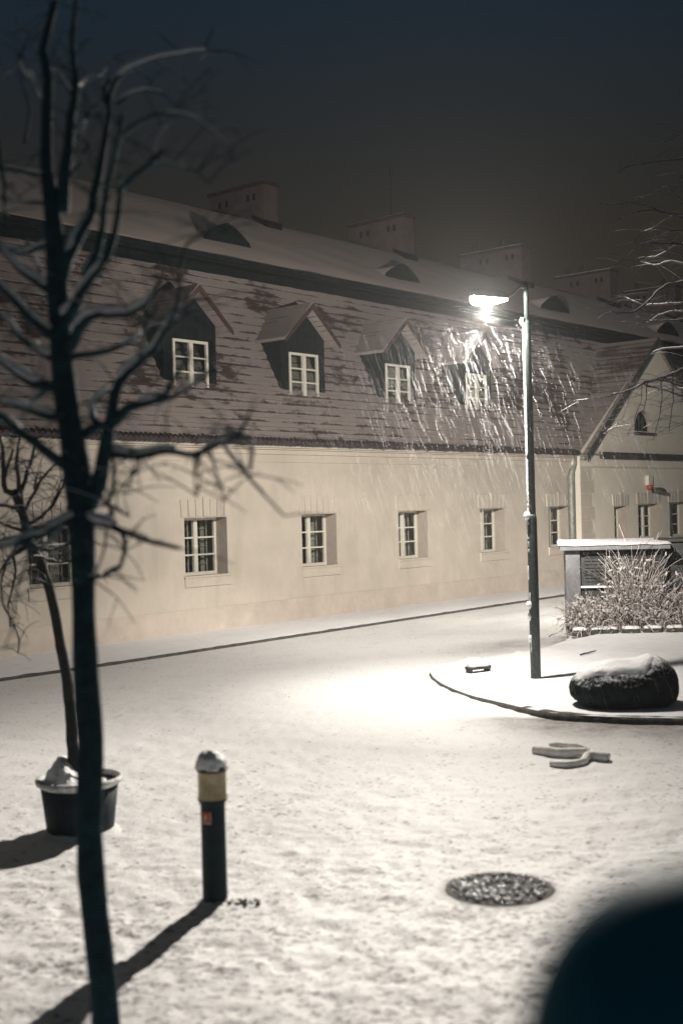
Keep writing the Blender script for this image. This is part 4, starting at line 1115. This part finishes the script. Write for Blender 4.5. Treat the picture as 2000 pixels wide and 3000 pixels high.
def twigs(branches, count, lmin, lmax, droop, r, seed, up=.2, sub=.5):
    rnd = random.Random(seed); res = []
    for _ in range(count):
        b_ = rnd.choice(branches); i = rnd.randrange(len(b_)//3, len(b_)) if len(b_) > 4 else rnd.randrange(len(b_))
        p = Vector(b_[i][:3])
        d = Vector((rnd.uniform(-1, 1), rnd.uniform(-.7, .7), rnd.uniform(-.3, 1)*up)).normalized()
        l = rnd.uniform(lmin, lmax); n = 7; pts = []
        for k in range(n):
            pts.append((p.x, p.y, p.z, r*(1-.6*k/n)))
            p = p + d*(l/n)
            d = (d + Vector((rnd.uniform(-.18, .18), rnd.uniform(-.18, .18), -droop*rnd.uniform(.3, 1.2)))).normalized()
        res.append(pts)
        if rnd.random() < sub:
            q = Vector(pts[3][:3]); d2 = (d + Vector((rnd.uniform(-.8, .8), rnd.uniform(-.5, .5), rnd.uniform(-.3, .5)))).normalized(); pp = []
            for k in range(5):
                pp.append((q.x, q.y, q.z, r*.7*(1-.6*k/5))); q = q + d2*(l*.5/5); d2 = (d2+Vector((0, 0, -droop))).normalized()
            res.append(pp)
    return res

t = thing('weeping_tree', 'small grafted weeping tree with thin leaning trunk standing in the pot', 'tree', (-2.13, 9.66, 0))
base = t.location
def rel(b_, o_): return [(q[0]-o_[0], q[1]-o_[1], q[2]-o_[2], q[3]) for q in b_]
tr_ = [rel(dense([(-2.12, 9.66, .35, .042)] + PT_TRUNK[0]), base)]
mb = MB(); mb.tube(tr_[0], 12); mb.build('trunk', M['bark2'], t, smooth=True)
br = [rel(dense(b_, .05, .012), base) for b_ in PT_BR]
tw = twigs(br, 230, .12, .45, .22, .0035, 5, .9)
mb = MB()
for b_ in br: mb.tube(b_, 7)
for b_ in tw: mb.tube(b_, 4)
mb.build('crown', M['bark2'], t, smooth=True)
mb = MB(); branch_snow(mb, br, .6, .7, .5, 5); branch_snow(mb, tw[::2], .9, .8, .7, 4, gaps=False); mb.build('snow', M['clod_snow'], t, smooth=True)
t = tag(MB().__class__ and (lambda mb: (mb.tube([(-2.075, 9.60, .3, .014), (-2.13, 9.63, 1.02, .014)], 8), mb.build('stake', M['stalk'], smooth=True))[1])(MB()), 'thin wooden stake beside the trunk of the potted tree', 'stake')

# ------------------------------------------------------------------ foreground tree
t = thing('street_tree', 'dark bare tree close to the camera with snow lying on its crooked branches', 'tree', (-1.084, 5.3, 0))
base = t.location
trk = rel(dense(FT_TRUNK, .08, .004), base)
mb = MB(); mb.tube(trk, 16); mb.build('trunk', M['bark'], t, smooth=True)
br = [rel(dense(b_, .05, .010), base) for b_ in FT_BR]
tw = twigs(br, 380, .10, .36, .10, .0034, 8, 1.0)
mb = MB()
for b_ in br: mb.tube([(q[0], q[1], q[2], q[3]*(1.05-.35*i/len(b_))*(1-.22*sstep(3.6, 4.6, q[2]))) for i, q in enumerate(b_)], 9)
for b_ in tw: mb.tube(b_, 4)
mb.build('crown', M['bark'], t, smooth=True)
mb = MB(); branch_snow(mb, br, 1.1, 1.05, .28, 7, seed=2); branch_snow(mb, tw[::2], 1.0, .8, .6, 4)
mb.build('snow', M['clod_snow'], t, smooth=True)

# ------------------------------------------------------------------ tree on the right, mostly out of frame
t = thing('garden_tree', 'bare frosty tree whose drooping twigs reach in from the right edge', 'tree', (6.3, 18.6, .1))
base = Vector((6.3, 18.6, .1))
mb = MB(); mb.tube(rel(dense([(6.3,18.6,0,.2),(6.28,18.6,1.5,.16),(6.2,18.62,3.4,.13),(6.15,18.6,5.4,.10),(6.1,18.6,7.9,.05),(6.05,18.55,9.2,.02)], .15, .02), base), 12); mb.build('trunk', M['bark3'], t, smooth=True)
br = []
for b_ in RT_BR:
    q = b_[0]; root = (6.18, 18.6, max(1.0, q[2]-.25*abs(6.18-q[0])), q[3]*1.5)
    br.append(rel(dense([root] + b_ if q[0] < 6.1 else b_, .08, .02), base))
tw = twigs(br, 420, .15, .7, .10, .0032, 21, .35, .7)
mb = MB()
for b_ in br: mb.tube([(q[0], q[1], q[2], q[3]*.62) for q in b_], 6)
for b_ in tw: mb.tube(b_, 4)
mb.build('crown', M['bark3'], t, smooth=True)
mb = MB(); branch_snow(mb, br, .32, .6, .5, 5, seed=5); branch_snow(mb, tw[::4], .5, .8, .5, 4, seed=1); mb.build('snow', M['clod_snow'], t, smooth=True)

# ------------------------------------------------------------------ low hut on the right
t = thing('low_hut', 'low grey concrete hut with flat snow covered roof and dark slatted panel', 'hut', (4.03, 22.1, .1), R(-9.5))
mb = MB(); mb.box(0, .26, 0, .30, -.1, 1.52); mb.box(0, .16, .301, 2.3, -.1, 1.52); mb.box(.161, 1.78, 2.2, 2.3, -.1, 1.52); mb.box(1.62, 1.78, .30, 2.199, -.1, 1.52); mb.build('wall', M['concrete'], t, bevel=.01)
mb = MB(); mb.box(-.10, 1.84, -.14, 2.5, 1.525, 1.615); mb.build('roof_slab', M['concrete'], t, bevel=.01)
mb = MB(); V = []; F = []; nx_, ny_ = 50, 24
for j in range(ny_+1):
    for i in range(nx_+1):
        x = -.13+2.0*i/nx_; y = -.17+2.7*j/ny_; ed = min(i, nx_-i, j, ny_-j)
        V.append((x, y, 1.617+(.036 if ed > 0 else -.005)+.016*noise.noise(Vector((x*4, y*4, 2)))))
for j in range(ny_):
    for i in range(nx_): q = j*(nx_+1)+i; F.append((q, q+1, q+nx_+2, q+nx_+1))
mb.add(V, F); mb.build('roof_snow', M['dim_snow'], t, smooth=True)
mb = MB(); mb.box(.262, 1.75, .10, .16, -.1, 1.52); mb.build('panel', M['hutdark'], t)
pb = MB()
for i in range(9): pb.box(.34, 1.70, .075, .099, .95+i*.062, .95+i*.062+.04)
pb.build('slat_grille', M['hutdark'], t)
mb = MB(); mb.box(.262, 1.75, .02, .099, .84, .872); mb.build('ledge', M['snow'], t)
t = thing('waste_container', 'dark steel container standing at the right end of the low hut', 'container', (6.70, 22.55, .12), R(-6))
mb = MB(); mb.prism([(-.86, 0), (1.4, 0), (1.4, 1.60), (-.80, 1.58)], -.45, .5); mb.build('body', M['hutdark'], t, bevel=.02)
mb = MB(); mb.box(-.85, 1.42, -.48, .53, 1.602, 1.66); mb.build('lid', M['hutdark'], t, bevel=.02)
mb = MB()
for x in (-.3, .3, .9): mb.box(x-.03, x+.03, -.48, -.451, .1, 1.5)
mb.build('rib', M['hutdark'], t)

# edging stones in front of the planting
rnd = random.Random(3); x = 4.02
k = 0
ordn = ['short dark edging stone below the hut corner', 'dark edging stone second from the hut corner', 'dark edging stone third from the hut corner', 'dark edging stone fourth from the hut corner', 'dark edging stone fifth from the hut corner', 'dark edging stone at the right picture edge']
while x < 6.9 and k < 6:
    l = (.28, .52, .34, .36, .52, .5)[k]
    t = thing('edging_stone', ordn[k], 'edging stone', (x+l/2, 21.62+.03*(k % 2), .115), R(rnd.uniform(-3, 3)), 'edging stones in front of the frosty planting')
    def stone(d, l=l, k=k): 
        s_ = Vector((math.copysign(abs(d.x)**.45, d.x)*l/2*.96, math.copysign(abs(d.y)**.6, d.y)*.09, math.copysign(abs(d.z)**.5, d.z)*.085+.05))
        return s_ + d*.014*noise.noise(d*4+Vector((k*5, 0, 0)))
    bm_obj(lump(3, stone), 'stone', M['log'], t)
    def scap(d, l=l, k=k):
        p = stone(d); kk = sstep(.25, .6, d.z); return p + Vector((0,0,.028*kk)) - d*.012*(1-kk)
    bm_obj(lump(3, scap), 'snow', M['clod_snow'], t)
    x += l+.04; k += 1

# frosted ornamental grasses: each clump a tangle of arching stems
def grass(cx, cy, hgt, rad, n, lab, seed, arch=.8, plume=False):
    rnd = random.Random(seed)
    t = thing('ornamental_grass', lab, 'ornamental grass', (cx, cy, .12), 0, 'frosty grass clumps in front of the hut')
    a_ = MB(); b_ = MB()
    for i in range(n):
        ang = rnd.uniform(0, 2*PI); r0 = rad*.55*math.sqrt(rnd.random())
        p = Vector((math.cos(ang)*r0, math.sin(ang)*r0*.6, 0))
        out = Vector((math.cos(ang+rnd.uniform(-.6,.6)), .6*math.sin(ang), 0))
        h = hgt*rnd.uniform(.35, 1.05)*(1-.35*r0/rad)
        lean = rnd.uniform(.05, .9)*arch
        d = (Vector((0,0,1)) + out*lean*.35).normalized(); L_ = h*rnd.uniform(1.05, 1.5); m_ = 9
        pts = []; th = rnd.uniform(.003, .009)
        for k in range(m_):
            pts.append((p.x, p.y, max(.0, p.z), th*(1-.55*k/m_)))
            p = p + d*(L_/m_)
            bend = lean*(.12+.8*max(0, (k/m_-.40)))
            d = (d + out*bend*.5 + Vector((rnd.uniform(-.3,.3), rnd.uniform(-.3,.3), -bend*.95+rnd.uniform(-.1,.1)))).normalized()
        (a_ if rnd.random() < .72 else b_).tube(pts, 4, cap=False)
        if rnd.random() < .55:                      # a frosted tuft near the tip
            k = rnd.randrange(4, 9); q = Vector(pts[min(k, 8)][:3])
            rr = rnd.uniform(.012, .026)
            dd = Vector((rnd.uniform(-1,1), rnd.uniform(-1,1), rnd.uniform(-.6,1))).normalized()*rr*2.2
            a_.tube([(*(q-dd), rr*.35), (*q, rr), (*(q+dd), rr*.3)], 5)
    for i in range(n//2):
        u = rnd.random()
        p = Vector((rnd.gauss(0, rad*.75), rnd.gauss(-.03, rad*.35), hgt*(.9*u**1.3)*rnd.uniform(.3, 1)))
        d = Vector((rnd.uniform(-1,1), rnd.uniform(-.6,.6), rnd.uniform(-.5,1))).normalized(); pts = []; th = rnd.uniform(.004, .011); m_ = rnd.randrange(5, 11)
        for k in range(m_):
            pts.append((p.x, p.y, max(.0, p.z), th*(1-.6*k/m_)))
            p = p + d*rnd.uniform(.025, .05)
            d = (d + Vector((rnd.uniform(-.6,.6), rnd.uniform(-.4,.4), rnd.uniform(-.7,.45)))).normalized()
        (a_ if rnd.random() < .7 else b_).tube(pts, 4, cap=False)
    a_.build('frosted_foliage', M['straw'], t, smooth=True)
    b_.build('dry_foliage', M['stalk'], t, smooth=True)
grass(4.28, 21.78, .72, .34, 420, 'low frosty grass clump at the hut corner', 1)
grass(4.78, 21.86, .80, .38, 460, 'bushy frosty grass clump left of the tall plume', 2)
grass(5.22, 21.90, 1.62, .36, 560, 'tallest plume of frosty grass reaching above the hut roof', 3, .42)
grass(5.62, 21.80, .98, .38, 430, 'mid high frosty grass clump right of the tall plume', 4)
grass(6.08, 21.78, .74, .38, 430, 'low tangled frosty grass clump before the dark container', 5, 1.0)
grass(6.52, 21.84, 1.05, .36, 400, 'frosty grass clump at the right picture edge', 6)

# ------------------------------------------------------------------ small things lying about
mb = MB()
P1 = [(1.86,12.16,.035,.05),(1.98,12.04,.04,.055),(2.10,11.95,.045,.052),(2.22,11.95,.045,.046),(2.33,11.93,.045,.045)]
P2 = [(1.93,11.60,.02,.028),(2.02,11.50,.025,.032),(2.14,11.50,.03,.034),(2.24,11.60,.035,.036),(2.30,11.76,.04,.04),(2.37,11.80,.04,.05),(2.50,11.70,.035,.045)]
P3 = [(2.06,12.44,.02,.026),(2.16,12.46,.025,.03),(2.28,12.36,.025,.03),(2.40,12.28,.02,.03),(2.42,12.05,.02,.03),(2.36,11.86,.03,.034)]
for P in (P1, P2, P3): mb.tube(dense(P, .02, .006), 12)
tag(mb.build('bent_pipe', M['hose'], smooth=True), 'snow crusted bent pipe with side loops lying on the road near the kerb', 'pipe')
t = thing('low_bench', 'tiny low wooden slab on two short legs deep in snow left of lamp', 'low bench', (1.90, 17.5, .085), R(33))
mb = MB(); mb.box(-.19, .19, -.07, .07, .055, .10); mb.build('slab', M['log'], t, bevel=.008)
for x in (-.165, .165):
    mb = MB(); mb.box(x-.014, x+.014, -.06, .06, -.02, .054); mb.build('leg', M['log'], t)
def bsn(d): return Vector((math.copysign(abs(d.x)**.4, d.x)*.185, math.copysign(abs(d.y)**.6, d.y)*.075, .10+max(-.004, math.copysign(abs(d.z)**.6, d.z)*.09))) + d*.006*noise.noise(d*4)
bm_obj(lump(4, bsn), 'snow', M['snow'], t)
mb = MB(); mb.tube(dense([(3.66,19.02,.115,.012),(3.78,19.12,.125,.014),(3.92,19.28,.13,.010),(3.98,19.34,.14,.006)], .03, .006), 6)
tag(mb.build('twig', M['bark3'], smooth=True), 'short dark twig lying in the snow between lamp and hut', 'twig')
# churned dirty clods at the foot of the bollard
mb = MB(); rnd = random.Random(9)
for i in range(46):
    a = rnd.uniform(-.5, .9); r = rnd.uniform(.09, .30)
    x, y = -.872+r*math.cos(a), 7.74+r*math.sin(a)*.5; q = rnd.uniform(.004, .013)
    mb.tube([(x-q, y, .006, q*.6), (x, y, .008+q*.3, q), (x+q, y+q*.4, .006, q*.6)], 5)
tag(mb.build('grit', M['log'], smooth=True), kind='stuff')

for (cx, cy, rr, parent) in ((-.872, 7.80, .083, 'bollard'), (-2.13, 9.66, .262, 'plant_pot')):
    mb = MB(); n = 56; V = []; F = []
    for k in range(n):
        a = 2*PI*k/n; q = .5+.5*noise.noise(Vector((math.cos(a)*2.3, math.sin(a)*2.3, cx)))
        for d_, z in ((-.004, .012+.018*q), (.012+.012*q, .010+.010*q), (.035+.05*q, -.012)):
            V.append(((rr+d_)*math.cos(a), (rr+d_)*math.sin(a), z))
    for k in range(n):
        for j in range(2):
            k2 = (k+1) % n; F.append((k*3+j, k*3+j+1, k2*3+j+1, k2*3+j))
    mb.add(V, F); mb.build('snow_bank', M['clod_snow'], bpy.data.objects[parent], smooth=True, fix=False)

# dark rounded post right in front of the lens
t = thing('gate_post', 'dark blurred round topped post close to the camera in the lower right corner', 'post', (.235, .80, 0))
mb = MB(); mb.lathe([(.105, 0), (.105, 1.95), (.118, 1.97), (.118, 2.0), (.095, 2.03)], 0, 0, 40); mb.build('shaft', M['post'], t, smooth=True)
def ball(d): return Vector((d.x*.129, d.y*.129, 2.122+d.z*.136))
bm_obj(lump(4, ball), 'round_cap', M['post'], t)

# ------------------------------------------------------------------ falling snow in the lamplight
rnd = random.Random(17); mb = MB()
def flake(p, r, ax):
    u = ax.orthogonal().normalized(); w_ = ax.cross(u)
    e = ax*r*rnd.uniform(1.2, 2.6)
    mb.add([p-e, p+u*r, p+w_*r, p-u*r, p-w_*r, p+e], [(0,2,1),(0,3,2),(0,4,3),(0,1,4),(5,1,2),(5,2,3),(5,3,4),(5,4,1)])
for i in range(N_FLURRY):
    a = rnd.uniform(0, 2*PI); r = 5.6*rnd.random()**.72
    z = HEAD.z - .02 - 4.9*rnd.random()**1.15
    wid = .16 + .84*min(1, (HEAD.z-z)/2.2)
    p = Vector((HEAD.x+math.cos(a)*r*wid-.3, HEAD.y+math.sin(a)*r*wid*.8, z))
    d = Vector((.30+rnd.uniform(-.10,.10), rnd.uniform(-.15,.15), -1)).normalized()
    ph = rnd.uniform(0, 6.28); am = rnd.uniform(.002, .014); n = rnd.randrange(8, 24); gap = rnd.uniform(.013, .02); fr_ = rnd.uniform(7, 16)
    if (p-HEAD).length < .65 or (rnd.random() < .15 and (p-HEAD).length < 1.5): continue
    rr = rnd.uniform(.0006, .0017)*(.44 + .56*sstep(.4, 2.0, (p-HEAD).length))
    for k in range(n):
        q = p + d*(gap*k) + Vector((am*math.sin(ph+fr_*gap*k), 0, 0))
        if q.z < .1: break
        flake(q, rr*rnd.uniform(.7, 1.2), (d+Vector((am*fr_*math.cos(ph+fr_*gap*k), 0, 0))).normalized())
for i in range(1600):                                # fine flakes added round the lamp head to give it a halo
    p = HEAD + Vector((rnd.gauss(0, .24), rnd.gauss(0, .24), rnd.gauss(.02, .2)))
    if (p-HEAD).length < .12: continue
    flake(p, rnd.uniform(.0003, .0005), Vector((.3, 0, -1)).normalized())
o = mb.build('falling_snow', M['flake'], fix=False); tag(o, kind='stuff')

# ------------------------------------------------------------------ snowy night air
mb = MB(); mb.box(-160, 160, -160, 160, -1.2, 16)
hm = bpy.data.materials.new('snowy_air'); hm.use_nodes = True
N, L = nodes(hm); N.clear(); out = N.new('ShaderNodeOutputMaterial')
pv = N.new('ShaderNodeVolumePrincipled'); pv.inputs['Color'].default_value = (.9, .92, .95, 1); pv.inputs['Density'].default_value = HAZE; pv.inputs['Anisotropy'].default_value = .45
L.new(pv.outputs[0], out.inputs['Volume'])
if HAZE > 0: tag(mb.build('haze', hm), kind='stuff')
